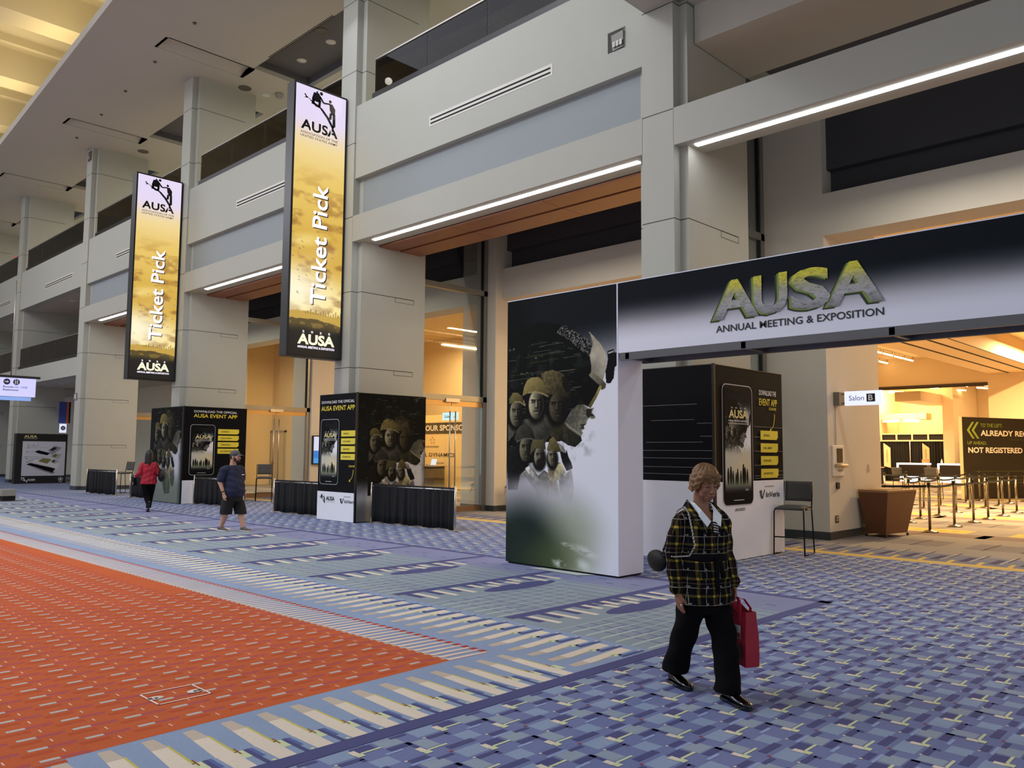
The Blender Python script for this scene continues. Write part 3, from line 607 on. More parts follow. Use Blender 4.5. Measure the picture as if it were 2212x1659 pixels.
        for cx,cy_,rx,ry in ((1.55,.30,.20,.05),(1.05,.10,.10,.05),(1.5,.12,.10,.06),(1.22,.36,.10,.025)): img = mixc(img, ellm(u,v,cx,cy_,rx,ry,.9,-.25)*sm(.3,.6,fbm(u*9,v*22)), (214,222,216), .85)
    return img
def crowd(img,u,v,w,y,h,n,seed):
    r = np.random.RandomState(seed)
    for k in range(n):
        x = w*(.06+.88*(k+.5*r.rand())/n); hh = h*(.65+.5*r.rand()); ww = hh*.13
        img = mixc(img, ellm(u,v,x,y+hh*.93,ww*.55,hh*.09,.3), (12,14,12)); img = mixc(img, ellm(u,v,x,y+hh*.45,ww,hh*.48,.25), (12,15,12))
    return img
def phone_art(w,h):
    def f(u,v):
        s = 2.08/w; U = u*s*.98+.0; V = 3.96-(h-v)*s*.93
        img = soldiers(U, np.maximum(V,1.05), False); lum = img.mean(-1,keepdims=True); img = img*.35+lum*.65
        img = mixc(img, 1-sm(.40*h,.52*h,v+.05*h*(fbm(u*14/w,v*14/w)-.5)), (196,194,178))
        img = mixc(img, ellm(u,v,.75*w,.30*h,.4*w,.10*h,.9), (226,206,160), .6)
        img = crowd(img,u,v,w,.155*h,.15*h,9,4); img = mixc(img, 1-sm(.06*h,.20*h,v), (10,12,14), .97)
        img = mixc(img, ellm(u,v,.5*w,.17*h,.5*w,.04*h,.9), (70,90,50), .35); return img
    return f
rs2 = np.random.RandomState(11)
# ================================================================= ENTRANCE ARCH
YA=8.805; XA=-8.70; AT=3.96; AD=.57
arch = thing('entrance_arch','huge fabric entrance arch printed with soldiers and grey-yellow event lettering','arch',(-3.6,YA+.28,0))
mFABL = M('fabric_lilac',(224,228,242),.65,noise=.03,ns=2.,bump=.15)
leg = part('left_leg', MB().box(XA,XA+2.095,YA+.004,YA+AD,.03,AT), mFABL, arch)
painted('soldier_print',(XA,YA,.03),(2.08,0,0),(0,0,AT-.03),300,560,lambda u,v: soldiers(u,v+.03),mPRINT,leg)
hd = part('header', MB().box(XA+2.10,2.2,YA+.004,YA+AD,3.0,AT), mFABL, arch)
def hgrad(u,v):
    z = v+3.0; g = sm(3.18,3.80,z+.05*(fbm(u*1.2,z*2)-.5)); img = np.ones(u.shape+(3,))*np.array((226,229,240))/255.
    img = mixc(img, sm(3.12,3.5,z), (120,116,120), .55); return mixc(img, sm(3.30,3.72,z+.06*(fbm(u*1.3,z*2)-.5)), (22,27,32))
painted('header_print',(XA+2.10,YA,3.0),(8.7,0,0),(0,0,AT-3.0),120,120,hgrad,mPRINT,hd)
part('right_leg', MB().box(.35,2.2,YA+.004,YA+AD,.03,3.0), mFABL, arch)
s_ = MB().box(XA+2.08,XA+2.10,YA-.004,YA+.02,.03,AT); s_.box(XA,XA+2.1,YA-.003,YA+.02,AT-.006,AT+.006); s_.box(XA+2.1,2.2,YA-.003,YA+.02,AT-.006,AT+.006); part('edge_seam', s_, mFABL, arch)
fr = MB(); fr.box(XA+2.13,.3,YA+.0,YA+.05,2.90,3.0); fr.box(XA+2.13,.3,YA+AD-.06,YA+AD,2.90,3.0)
for x in (-6.45,-4.75,-3.05,-1.3,.2): fr.box(x-.03,x+.03,YA,YA+AD,2.91,2.99)
part('header_frame', fr, M('alu_dark',(96,96,98),.4,metal=.7), arch)
base = MB().box(XA+.02,XA+2.08,YA+.03,YA+AD-.03,0.008,.035); part('foot_frame', base, mBLACKM, arch)
def grad_letters():
    m = M('letters_gradient',(150,150,148),.6,noise=.1); nt = m.node_tree; b = nt.nodes['Principled BSDF']
    tc = _n(nt,'ShaderNodeTexCoord'); gm = _n(nt,'ShaderNodeNewGeometry'); sx = _n(nt,'ShaderNodeSeparateXYZ'); nt.links.new(tc.outputs['Object'],sx.inputs[0])
    mr = _n(nt,'ShaderNodeMapRange'); mr.inputs[1].default_value = 3.24; mr.inputs[2].default_value = 3.78; nt.links.new(sx.outputs[2],mr.inputs[0])
    rp = _n(nt,'ShaderNodeValToRGB'); e = rp.color_ramp.elements; e[0].position=.0; e[0].color=(*L3((112,112,114)),1); e[1].position=1.; e[1].color=(*L3((214,206,30)),1)
    for p,c in ((.35,(168,168,170)),(.6,(160,160,138)),(.8,(204,198,62))): q = e.new(p); q.color=(*L3(c),1)
    nz = _n(nt,'ShaderNodeTexNoise'); nz.inputs['Scale'].default_value=26; nz.inputs['Detail'].default_value=8; nz.inputs['Roughness'].default_value=.8
    mp = _n(nt,'ShaderNodeMapping'); mp.inputs['Scale'].default_value=(.6,1,1.6); mp.inputs['Rotation'].default_value=(0,.5,0); nt.links.new(tc.outputs['Object'],mp.inputs[0]); nt.links.new(mp.outputs[0],nz.inputs['Vector'])
    r2_ = _n(nt,'ShaderNodeValToRGB'); r2_.color_ramp.elements[0].position=.36; r2_.color_ramp.elements[0].color=(.35,.35,.35,1); r2_.color_ramp.elements[1].position=.52
    mu = _n(nt,'ShaderNodeMix',data_type='RGBA',blend_type='MULTIPLY'); mu.inputs[0].default_value=1
    nt.links.new(mr.outputs[0],rp.inputs[0]); nt.links.new(nz.outputs[0],r2_.inputs[0]); nt.links.new(rp.outputs[0],mu.inputs[6]); nt.links.new(r2_.outputs[0],mu.inputs[7]); nt.links.new(mu.outputs[2],b.inputs['Base Color']); return m
mLG = grad_letters(); mLG2 = M('letters_green',(112,140,38),.6); mLG3 = M('letters_shadow',(20,30,18),.6)
XR, ZU = (1,0,0), (0,0,1)
WL=[('A',-5.14,.60),('U',-4.60,.42),('S',-4.14,.46),('A',-3.73,.62)]; HL=.47
for ch,x,wd in WL:
    text('letter_shadow',ch,(x-.055,YA,3.262),XR,ZU,wd,HL,mLG3,hd,bold=.03,lift=.004); text('letter_edge',ch,(x-.03,YA,3.276),XR,ZU,wd,HL,mLG2,hd,bold=.028,lift=.008); t_=text('letter',ch,(x,YA,3.285),XR,ZU,wd,HL,mLG,hd,bold=.03,lift=.014)
    # letters keep world-height shading: shift origin back so the object Z is the height
    for v in t_.data.vertices: v.co += Vector((t_.parent.location))+Vector(arch.location)
    t_.location = -(Vector(t_.parent.location)+Vector(arch.location))
text('lettering','ANNUAL MEETING & EXPOSITION',(-5.11,YA,3.13),XR,ZU,1.99,.085,mTXTK,hd,bold=.014,lift=.006)
single('paper_strip', MB().hexa([(-8.05,YA-.17,.009),(-7.14,YA-.2,.009),(-6.98,YA-.02,.009),(-7.95,YA-.02,.009)],[(-8.05,YA-.17,.012),(-7.14,YA-.2,.012),(-6.98,YA-.02,.012),(-7.95,YA-.02,.012)]), M('pale_sheet',(196,206,200),.7), 'pale sheet lying on the carpet along the arch foot','sheet')
# ================================================================= APP TOWERS around the piers
def logo_climbers(mb,o,r,u_,w,h,lift=.006):
    """two figures on a slope, one pulling the other up"""
    o, r, u_ = Vector(o), Vector(r), Vector(u_); n_ = r.cross(u_)*lift
    P = lambda pts: [o+n_+r*(x*w)+u_*(y*h) for x,y in pts]
    def pol(pts): mb.add(P(pts),[tuple(range(len(pts)))])
    def bar(x0,y0,x1,y1,t): 
        dx,dy = x1-x0,y1-y0; L = math.hypot(dx,dy); px,py = -dy/L*t/2,dx/L*t/2; pol([(x0+px,y0+py),(x0-px,y0-py),(x1-px,y1-py),(x1+px,y1+py)])
    def disc(x,y,q): pol([(x+q*math.cos(a)*(h/w if h<w else 1),y+q*math.sin(a)) for a in [2*math.pi*k/12 for k in range(12)]])
    pol([(0,.68),(.06,.72),(.14,.70),(.36,.52),(.50,.50),(.72,.27),(.90,.0),(.97,.03),(.80,.30),(.60,.50),(.46,.58),(.2,.68),(.1,.74)])
    pol([(.24,.72),(.30,.94),(.46,.96),(.54,.84),(.50,.70),(.40,.66)]); disc(.54,.97,.055); bar(.30,.74,.28,.56,.09); bar(.50,.76,.48,.54,.08); bar(.50,.86,.62,.70,.06); bar(.10,.70,.02,.80,.04)
    disc(.83,.82,.05); pol([(.80,.74),(.90,.76),(1.,.62),(.99,.44),(.88,.42),(.82,.56)]); bar(.83,.74,.72,.72,.05); bar(.72,.72,.62,.70,.05); bar(.86,.46,.84,.26,.08); bar(.96,.46,.97,.06,.09); bar(.97,.06,.90,.02,.06)
    pol([(.36,.97),(.44,1.02),(.42,.93)])
def phone(parent,o,r,u_,w,h,small):
    o, r, u_ = Vector(o), Vector(r), Vector(u_); n_ = r.cross(u_)
    def rr(w0,h0,ins,rad,lift,k=6):
        pts = []
        for cx_,cy_,a0 in ((w0-ins-rad,h0-ins-rad,0),(ins+rad,h0-ins-rad,90),(ins+rad,ins+rad,180),(w0-ins-rad,ins+rad,270)):
            for i in range(k+1): a = R(a0+90*i/k); pts.append(o+n_*lift+r*(cx_+rad*math.cos(a))+u_*(cy_+rad*math.sin(a)))
        return pts
    b = MB(); p = rr(w,h,0,.12*w,.004); b.add(p,[tuple(range(len(p)))],0); p = rr(w,h,.015*w,.11*w,.006); b.add(p,[tuple(range(len(p)))],1)
    ph = part('phone_outline', b, [M('phone_rim',(180,182,186),.4), mBLK_PRINT], parent)
    m_ = .075*w; pw, phh = w-2*m_, h-2*m_*.9
    painted('phone_picture', o+n_*.008+r*m_+u_*m_*.9, r*pw, u_*phh, 90, 200, phone_art(pw,phh), mPRINT, ph)
    c = MB(); 
    p=[o+n_*.010+r*(w*x)+u_*(h*y) for x,y in ((.3,.965),(.7,.965),(.7,.945),(.66,.937),(.34,.937),(.3,.945))]; c.add(p,[tuple(range(6))],0)
    c.quad(*[o+n_*.010+r*(w*x)+u_*(h*y) for x,y in ((.33,.042),(.67,.042),(.67,.047),(.33,.047))],1)
    part('phone_details', c, [mBLK_PRINT,mTXTW], ph)
    text('phone_lettering','AUSA',o+r*(.20*w)+u_*(.72*h),r,u_,.62*w,.07*h,M('letters_pale_gold',(214,204,140),.5),ph,bold=.03,lift=.012)
    text('phone_lettering','2  0  2  5',o+r*(.27*w)+u_*(.80*h),r,u_,.48*w,.012*h,mTXTW,ph,lift=.012)
    text('phone_lettering','ANNUAL MEETING & EXPOSITION',o+r*(.18*w)+u_*(.692*h),r,u_,.66*w,.013*h,mTXTW,ph,bold=.01,lift=.012)
    text('phone_lettering','13-15 OCTOBER | WASHINGTON, DC',o+r*(.18*w)+u_*(.668*h),r,u_,.66*w,.012*h,mTXTW,ph,bold=.01,lift=.012)
    text('phone_lettering','Start',o+r*(.72*w)+u_*(.12*h),r,u_,.1*w,None,mTXTW,ph,lift=.012)
    return ph
def buttons(parent,o,r,u_,w,h,gap):
    o, r, u_ = Vector(o), Vector(r), Vector(u_); n_ = r.cross(u_)
    for k,tx in enumerate(('AGENDA','HALL MAPS','SPEAKERS','EXHIBITORS')):
        q = o-u_*(k*gap); pts = [q+n_*.005+r*(w*x)-u_*(h*y) for x,y in ((0,1),(.92,1),(1,.72),(1,0),(0,0))]
        b = part('yellow_button', MB().add(pts,[(0,1,2,3,4)]), mYEL, parent)
        text('button_lettering',tx,q+r*(.15*w)-u_*(h*.62),r,u_,(.12+.041*len(tx))*w,h*.22,mTXTK,b,bold=.01,lift=.009)
def scan_arrow(parent,o,r,u_,s):
    o, r, u_ = Vector(o), Vector(r), Vector(u_); n_ = r.cross(u_)*.006; m = MB()
    for i in range(8):
        a0,a1 = R(i*10),R((i+1)*10); f = lambda a,d: o+n_+r*(s*(math.cos(a)+d))-u_*(s*1.6*math.sin(a))
        m.quad(f(a0,-.05),f(a0,.05),f(a1,.05),f(a1,-.05))
    e_ = o+n_+r*(s*.1)-u_*(s*1.6); m.add([e_+r*.0*s-u_*.1*s+r*(-.18*s),e_+u_*.22*s+r*.02*s,e_-u_*.2*s+r*.25*s],[(0,1,2)])
    part('scan_arrow', m, mYEL, parent)
    text('scan_lettering','SCAN ME',o+r*(-.15*s)+u_*(.35*s),r,u_,1.5*s,.28*s,mYEL,parent,bold=.01,lift=.006)
def inveris(parent,o,r,u_,w,h):
    o, r, u_ = Vector(o), Vector(r), Vector(u_); n_ = r.cross(u_)*.006; m = MB(); mw = .27*w
    for pts in (((0,.66),(.0,.86),(.22,1.),(.22,.1),(.10,.3),(.10,.72)),((.30,.12),(.30,.9),(.42,.98),(.42,.45),(.52,.2),(.86,1.),(1.,1.),(.58,0),(.42,0))):
        m.add([o+n_+r*(mw*x)+u_*(h*y) for x,y in pts],[tuple(range(len(pts)))])
    part('sponsor_mark', m, mTXTK, parent)
    text('sponsor_lettering','InVeris',o+r*(.32*w)+u_*(h*.14),r,u_,.68*w,h*.62,mTXTK,parent,bold=.01,lift=.006)
    text('sponsor_lettering','APP SPONSORED BY',o+r*(.26*w)+u_*(h*1.25),r,u_,.48*w,h*.15,mTXTK,parent,bold=.01,lift=.006)
def side_soldiers(w,h,u0,v0,sc,sideglow=0.):
    def f(u,v):
        U, V = u0+u*sc, v0+v*sc; img = soldiers(np.minimum(U,1.62), np.clip(V,.02,3.9), False)
        d = sm(1.45,1.75,U+.1*(fbm(u*3,v*3)-.5)); img = mixc(img, d, (8,9,9), .9)
        img = mixc(img, sm(2.55,2.9,V)*(1-sm(.0,.3,fbm(u*7,v*7)-.35)), (9,10,10), .8)
        img = mixc(img, 1-sm(.75,1.15,V), (86,84,70), .6 if not sideglow else .2); img = img*(.92) 
        return img*.86
    return f
X_, Y_ = Vector((1,0,0)), Vector((0,1,0)); Zv = Vector((0,0,1))
def tower(label,x0,x1,y0,y1,h,white_h):
    t = thing('app_tower',label,'tower',((x0+x1)/2,(y0+y1)/2,0),'towers wrapped around the piers')
    b = MB(); z0 = .008
    b.box(x0,x1,y0,y0+.10,z0,h,0); b.box(x1-.08,x1,y0+.10,y1,z0,h,0); b.box(x0,x0+.08,y0+.10,y1,z0,h,0)
    part('panel', b, mBLK_PRINT, t)
    c = MB(); c.box(x1-.03,x1+.012,y0-.012,y0+.03,.01,h+.02); c.box(x0-.006,x1+.006,y0-.004,y0+.06,h,h+.012); c.box(x1-.06,x1+.004,y0,y1+.005,h,h+.012); part('corner_post', c, mBLACK, t)
    return t
# between the arch and the far door: front shows the phone, side shows the soldiers
t = tower('black tower reading DOWNLOAD THE OFFICIAL on its front and soldiers on its right side',-17.32,-15.75,10.99,13.05,3.0,.68)
part('white_band', MB().box(-17.32,-15.75,10.985,10.995,.01,.68), mWHITE, t)
text('headline','DOWNLOAD THE OFFICIAL',(-17.22,10.985,2.79),X_,Zv,1.37,.066,mTXTW,t,bold=.008,lift=.004); text('headline','AUSA EVENT APP',(-17.235,10.985,2.615),X_,Zv,1.41,.115,mYEL,t,bold=.016,lift=.004)
phone(t,(-17.23,10.985,.85),X_,Zv,.78,1.56,1); buttons(t,(-16.355,10.985,2.13),X_,Zv,.60,.14,.182)
scan_arrow(t,(-15.99,10.985,1.22),X_,Zv,.16); inveris(t,(-16.345,10.985,.42),X_,Zv,.60,.125)
lg = MB(); logo_climbers(lg,(-17.22,10.985,.40),X_,Zv,.24,.21); part('climber_logo',lg,mTXTK,t); text('logo_lettering','AUSA',(-16.93,10.985,.47),X_,Zv,.36,.10,mTXTK,t,bold=.03,lift=.005); text('logo_lettering','ASSOCIATION OF THE UNITED STATES ARMY',(-16.93,10.985,.43),X_,Zv,.36,.018,mTXTG,t,lift=.005)
painted('soldier_print',(-15.744,11.0,.02),(0,2.04,0),(0,0,2.97),170,250,side_soldiers(2.04,2.97,-.28,.55,.92),mPRINT,t)
# the far tower: soldiers in front, phone on its side
t = tower('far black tower with soldiers in front and AUSA EVENT APP on its right side',-26.95,-24.55,10.78,12.86,2.97,.7)
painted('soldier_print',(-26.94,10.774,.02),(2.36,0,0),(0,0,2.94),130,180,lambda u,v: mixc(side_soldiers(2.36,2.94,-.22,.55,.80,1.)(u,v),1-sm(.5,1.1,v),(70,84,66),.55),mPRINT,t)
part('white_band', MB().box(-24.55,-24.544,10.80,12.86,.01,.715), mWHITE, t)
xs_ = -24.545
text('headline','DOWNLOAD THE OFFICIAL',(xs_,11.11,2.80),Y_,Zv,1.41,.07,mTXTW,t,bold=.008,lift=.004); text('headline','AUSA EVENT APP',(xs_,11.10,2.645),Y_,Zv,1.43,.115,mYEL,t,bold=.016,lift=.004)
phone(t,(xs_,11.01,.87),Y_,Zv,.80,1.56,1); buttons(t,(xs_,11.905,2.305),Y_,Zv,.70,.16,.205); scan_arrow(t,(xs_,12.36,1.28),Y_,Zv,.17)
lg = MB(); logo_climbers(lg,(xs_,11.15,.42),Y_,Zv,.26,.2); part('climber_logo',lg,mTXTK,t); text('logo_lettering','AUSA',(xs_,11.45,.47),Y_,Zv,.36,.10,mTXTK,t,bold=.03,lift=.005)
# behind the arch leg, beside the bar stool
t = tower('black and white tower beside the bar stool with a giant phone and four yellow buttons',-8.75,-6.45,11.02,13.27,3.02,1.23)
xs_ = -6.445
part('white_band', MB().box(-6.451,-6.446,11.04,13.27,.01,1.225).box(-8.75,-6.45,11.012,11.02,.01,1.225), mWHITE, t)
phone(t,(xs_,11.24,.85),Y_,Zv,.96,1.9,0); text('headline','DOWNLOAD THE',(xs_,12.44,2.63),Y_,Zv,.60,.085,mTXTW,t,bold=.006,lift=.004); text('headline','EVENT APP',(xs_,12.44,2.46+.0),Y_,Zv,.63,.115,mYEL,t,bold=.012,lift=.004)
scan_arrow(t,(xs_,12.80,2.33),Y_,Zv,.17); buttons(t,(xs_,12.465,2.045),Y_,Zv,.61,.15,.21); inveris(t,(xs_,12.40,.925),Y_,Zv,.70,.15); text('tag_lettering','#AUSA2025',(xs_,11.60,.76),Y_,Zv,.31,.05,mTXTK,t,bold=.01,lift=.004,shear=.2)
ln = MB()
for z,y0,y1 in ((2.10,12.25,13.27),(1.93,12.25,12.85),(1.70,12.25,13.27),(1.47,12.25,12.5),(1.37,12.9,13.27),(1.30,12.25,13.27),(1.26,12.25,13.27)): ln.box(xs_,xs_+.002,y0,y1,z,z+.007)
for z,x0,x1 in ((2.42,-8.0,-6.75),(2.18,-7.6,-6.8),(2.12,-6.75,-6.46),(1.92,-6.7,-6.46),(1.83,-7.7,-6.65),(1.70,-8.7,-6.46),(1.58,-8.7,-6.46),(1.44,-8.7,-6.46),(1.33,-8.7,-6.46)): ln.box(x0,x1,11.016,11.018,z,z+.007)
part('hairline_print', ln, mTXTG, t)
# ================================================================= HANGING DIGITAL BANNERS
def banner(label,x,y0,y1,z0,z1):
    t = thing('digital_banner',label,'banner',(x,(y0+y1)/2,z0),'digital banners hung on the piers')
    part('housing', MB().box(x-.32,x,y0,y1,z0,z1), mBLACK, t, bevel=.01)
    br = MB()
    for z in (z0+1.2,z1-1.4): br.box(x-.25,x-.08,y1-.3,YF-.001,z,z+.12)
    part('wall_bracket', br, mBLACK, t)
    W, H = y1-y0-.10, z1-z0-.10; o = Vector((x+.004,y0+.05,z0+.05))
    k = H/6.5
    def art(u,v):
        img = np.ones(u.shape+(3,)); h = v/H
        def G(a,b,c0,c1,im): t_ = sm(a,b,h)[...,None]; return (np.array(c0)*(1-t_)+np.array(c1)*t_)/255.
        img = G(.20,.34,(248,226,150),(214,172,70),img); m = sm(.40,.62,h)[...,None]; img = img*(1-m)+np.array((232,196,100))/255.*m
        m = sm(.62,.80,h)[...,None]; img = img*(1-m)+np.array((240,214,150))/255.*m; m = sm(.76,.90,h)[...,None]; img = img*(1-m)+np.array((228,216,244))/255.*m
        n = fbm(u*2.2,v*4.5); img = img*(1-(.42*sm(.42,.68,n)*(1-sm(.5,.75,h)))[...,None]*np.array((.6,.8,1.)))
        img = mixc(img, ellm(u,v,.0,.24*H,.9,.075*H,.9), (255,246,214), .95); img = mixc(img, ellm(u,v,.3,.42*H,.5,.02*H,.9,.2), (255,232,150), .6)
        hz = .155*H+.03*np.sin(u*4)+.02*fbm(u*10,v*0+3); img = mixc(img, (v<hz).astype(float), (196,160,70))
        for b in range(16): img = mixc(img, inpoly(u,v,[(.4+b*.07,hz.min()),(.4+b*.07,hz.min()+.05+.09*((b*7)%5)/5),(.44+b*.07,hz.min()+.05+.09*((b*7)%5)/5),(.44+b*.07,hz.min())]), (150,118,52), .7)
        d = .125*H+.07*np.sin(u*2.2+.6)+.10*(fbm(u*3,v*3)-.5); img = mixc(img, (v<d).astype(float), (70,58,26), .9)
        img = mixc(img, ((v<d)*(fbm(u*6,v*16)>.56)).astype(float), (168,136,60), .5); img = mixc(img, 1-sm(.075*H,.115*H,v+.12*(fbm(u*3,v*4)-.5)), (10,9,8), 1.)
        for q in range(20): 
            bx,by = rs2.rand()*W,(.2+.22*rs2.rand())*H; img = mixc(img, seg(u,v,bx,by,bx+.04,by-.02,.007), (60,48,24), .8)
        return img
    sc = painted('screen',o,Vector((0,W,0)),Vector((0,0,H)),110,420,art,mSCREEN,t)
    mK = M('screen_black',(8,8,10),.3); mWt = M('screen_white',(255,255,255),.3,emit=.85,ecol=(240,232,255)); mSh = M('screen_shadow',(70,52,40),.3); mGl = M('screen_gold',(255,246,190),.3,emit=.68,ecol=(246,240,200))
    lx = x+.006
    lg = MB(); logo_climbers(lg,(lx,y0+.26,z0+5.70*k),Y_,Zv,.88,.80*k); part('climber_logo',lg,mK,sc)
    text('screen_lettering','AUSA',(lx,y0+.20,z0+5.47*k),Y_,Zv,1.03,.25*k,mK,sc,bold=.03,lift=.003); text('screen_lettering','ASSOCIATION OF THE',(lx,y0+.195,z0+5.37*k),Y_,Zv,1.04,.055*k,mK,sc,bold=.006,lift=.003); text('screen_lettering','UNITED STATES ARMY',(lx,y0+.195,z0+5.285*k),Y_,Zv,1.04,.055*k,mK,sc,bold=.006,lift=.003)
    st = MB()
    for yy in (.30,.62,.92): st.box(lx+.005,lx+.0055,y0+.2+yy*.9,y0+.2+yy*.9+.02,z0+5.46*k,z0+5.73*k)
    part('stencil_gap', st, M('screen_pink',(240,220,230),.3,emit=.64,ecol=(238,214,220)), sc)
    text('screen_lettering','Ticket Pick',(lx,y0+1.03,z0+1.26*k),Zv,-Y_,2.92*k,.41,mSh,sc,bold=.014,lift=.002); text('screen_lettering','Ticket Pick',(lx,y0+1.00,z0+1.285*k),Zv,-Y_,2.92*k,.41,mWt,sc,bold=.014,lift=.004)
    text('screen_lettering','AUSA',(lx,y0+.28,z0+.30*k),Y_,Zv,1.01,.25*k,mGl,sc,bold=.035,lift=.003); text('screen_lettering','2     0     2     5',(lx,y0+.40,z0+.58*k),Y_,Zv,.76,.05*k,mWt,sc,bold=.01,lift=.004); text('screen_lettering','ANNUAL MEETING & EXPOSITION',(lx,y0+.28,z0+.21*k),Y_,Zv,1.01,.055*k,mWt,sc,bold=.014,lift=.003)
banner('nearer glowing gold digital banner reading Ticket Pick, tallest in view',-16.8,9.72,11.22,3.85,10.46)
banner('farther glowing gold digital banner reading Ticket Pick, left of the tall one',-26.3,9.72,11.22,3.85,10.5)
# ================================================================= CEILING FIXTURES
def strip(label,xa,xb,y,z,tr=True):
    t = thing('led_strip',label,'light',((xa+xb)/2,y,z),'light strips under the beams')
    part('housing', MB().box(xa-.02,xb+.02,y-.075,y+.075,z-.002,z+.02), mSTEEL, t); part('lens', MB().box(xa,xb,y-.055,y+.055,z-.014,z), mLED, t)
strip('long white light strip under the beam between the nearer banner and the near pier',-15.95,-8.15,YF+.25,6.76)
strip('long white light strip under the beam running to the top right corner',-7.0,1.3,YF+.25,6.76)
strip('white light strip under the beam between the two hanging banners',-24.9,-17.8,YF+.25,6.76)
strip('white light strip under the beam left of the farther banner',-34.2,-27.3,YF+.25,6.76)
dl = thing('downlight','round recessed ceiling downlight in the dark slot over the balcony, glowing white','light',(0,0,0),'round ceiling downlights')
part('trim_ring', MB().lathe([(.16,-.012),(.16,.0),(.13,.0),(.13,-.012)],n=20), M('white_trim',(210,210,206),.5), dl, False); part('lens', MB().lathe([(.128,-.010),(.128,.004)],n=20), mDOWN, dl, False)
DLS = [((-21.248,13.515,14.42),'in the dark ceiling slot above the nearer banner, right of two'),((-22.989,13.538,14.42),'in the dark ceiling slot above the nearer banner, left of two'),((-25.473,13.631,14.05),'just left of the nearer banner top'),
 ((-34.0,13.6,14.42),'above the farther banner, beside the square column top'),((-36.769,13.487,14.05),'touching the upper left corner of the farther banner'),((-27.262,15.021,14.05),'seen through the balcony glass between the banners'),
 ((-19.436,14.905,14.05),'reflected over the railing right of the nearer banner, left of two'),((-16.646,14.886,14.05),'reflected over the railing right of the nearer banner, right of two'),((-16.839,13.614,14.42),'cut by the top edge of the photo, right of the tall column'),
 ((-39.839,11.926+.3,8.35),'under the upper balcony above the mezzanine plants'),((-49.098,12.2,8.35),'under the upper balcony at the left edge of the photo'),((-37.7,12.1,8.35),'half hidden by the column right of the mezzanine plants'),
 ((-41.381,12.4,4.66),'in the low soffit above the floor map board, middle of three'),((-43.753,12.5,4.66),'in the low soffit above the hanging direction sign'),((-38.776,12.3,4.66),'in the low soffit touching the column with the sign plate'),
 ((-43.5,13.6,14.42),'left of two high behind the balcony left of the banners'),((-42.2,14.0,14.42),'right of two high behind the balcony left of the banners')]
for k,(p,s) in enumerate(DLS):
    o = dl if k==0 else dup(dl); o.location = p; o['label'] = 'small round downlight '+s
    if p[2]<10: o.scale=(1.15,1.15,1)
def ceiling_disc(name,label,cat,p,r,m,dome=False):
    prof = [(r,-.0),(r,-.015),(r*.85,-.02),(r*.8,-.012),(.02,-.012)] if not dome else [(r,0),(r,-.03),(r*.95,-.08),(r*.7,-.13),(.02,-.16)]
    single(name, MB().lathe([(a,z) for a,z in prof[::-1]],p,n=18), m, label, cat)
mSPK = M('speaker_grille',(96,92,86),.7)
ceiling_disc('ceiling_speaker','round ceiling speaker beside the black camera dome','speaker',(-25.5,12.86,14.05),.22,mSPK); ceiling_disc('ceiling_speaker','round ceiling speaker left of the farther banner','speaker',(-34.18,12.84,14.05),.22,mSPK)
ceiling_disc('ceiling_speaker','round ceiling speaker in the dark slot beside the air slot','speaker',(-20.9,12.95,14.42),.22,mSPK)
ceiling_disc('camera_dome','black security camera dome hanging from the ceiling','camera',(-25.96,12.72,14.05),.12,mBLACK,True)
ceiling_disc('smoke_detector','pale smoke detector next to the nearer banner top','detector',(-25.06,13.92,14.05),.14,M('pale_plastic',(150,146,140),.6),True)
for k,(p,s) in enumerate((((-22.57,9.76,14.05),'nearest the top edge of the photo'),((-25.83,9.94,14.05),'second from the top of the photo'),((-28.74,10.11,14.05),'third from the top of the photo'),((-31.47,10.26,14.05),'fourth from the top of the photo'),((-34.58,10.4,14.05),'fifth from the top of the photo'))):
    m = MB().lathe([(.012,-.05),(.05,-.04),(.05,-.03),(.02,-.02),(.06,-.0)],p,n=10); single('sprinkler_head', m, M('sprinkler_metal',(110,104,96),.5,metal=.4), 'tiny ceiling sprinkler head '+s,'sprinkler','sprinkler heads')
def vent(label,xa,xb,z,y=YF+.04):
    t = thing('slot_diffuser',label,'vent',((xa+xb)/2,y,z),'air slots in the white fascias')
    part('frame', MB().box(xa-.05,xb+.05,y-.006,y+.01,z-.12,z+.11), M('vent_white',(206,204,196),.5), t)
    for dz in (.03,-.06): part('slot', MB().box(xa,xb,y-.009,y-.004,z+dz-.018,z+dz+.018), mBLACKM, t)
vent('long black double air slot in the fascia right of the nearer banner',-13.62,-10.05,9.0); vent('black double air slot in the fascia between the two banners',-22.6,-18.6,9.0); vent('short stretch of air slot left of the farther banner',-32.2,-28.6,9.0)
vent('black double air slot above the mezzanine plants',-40.77,-37.13,9.0); vent('black double air slot at the left edge of the photo',-50.4,-46.27,9.0)
t = thing('slot_diffuser','black ceiling air slot along the edge of the dark slot','vent',(-21.2,12.38,14.05)); 
for yy in (12.30,12.35): part('slot', MB().box(-22.9,-19.3,yy,yy+.022,14.043,14.06), mBLACKM, t)
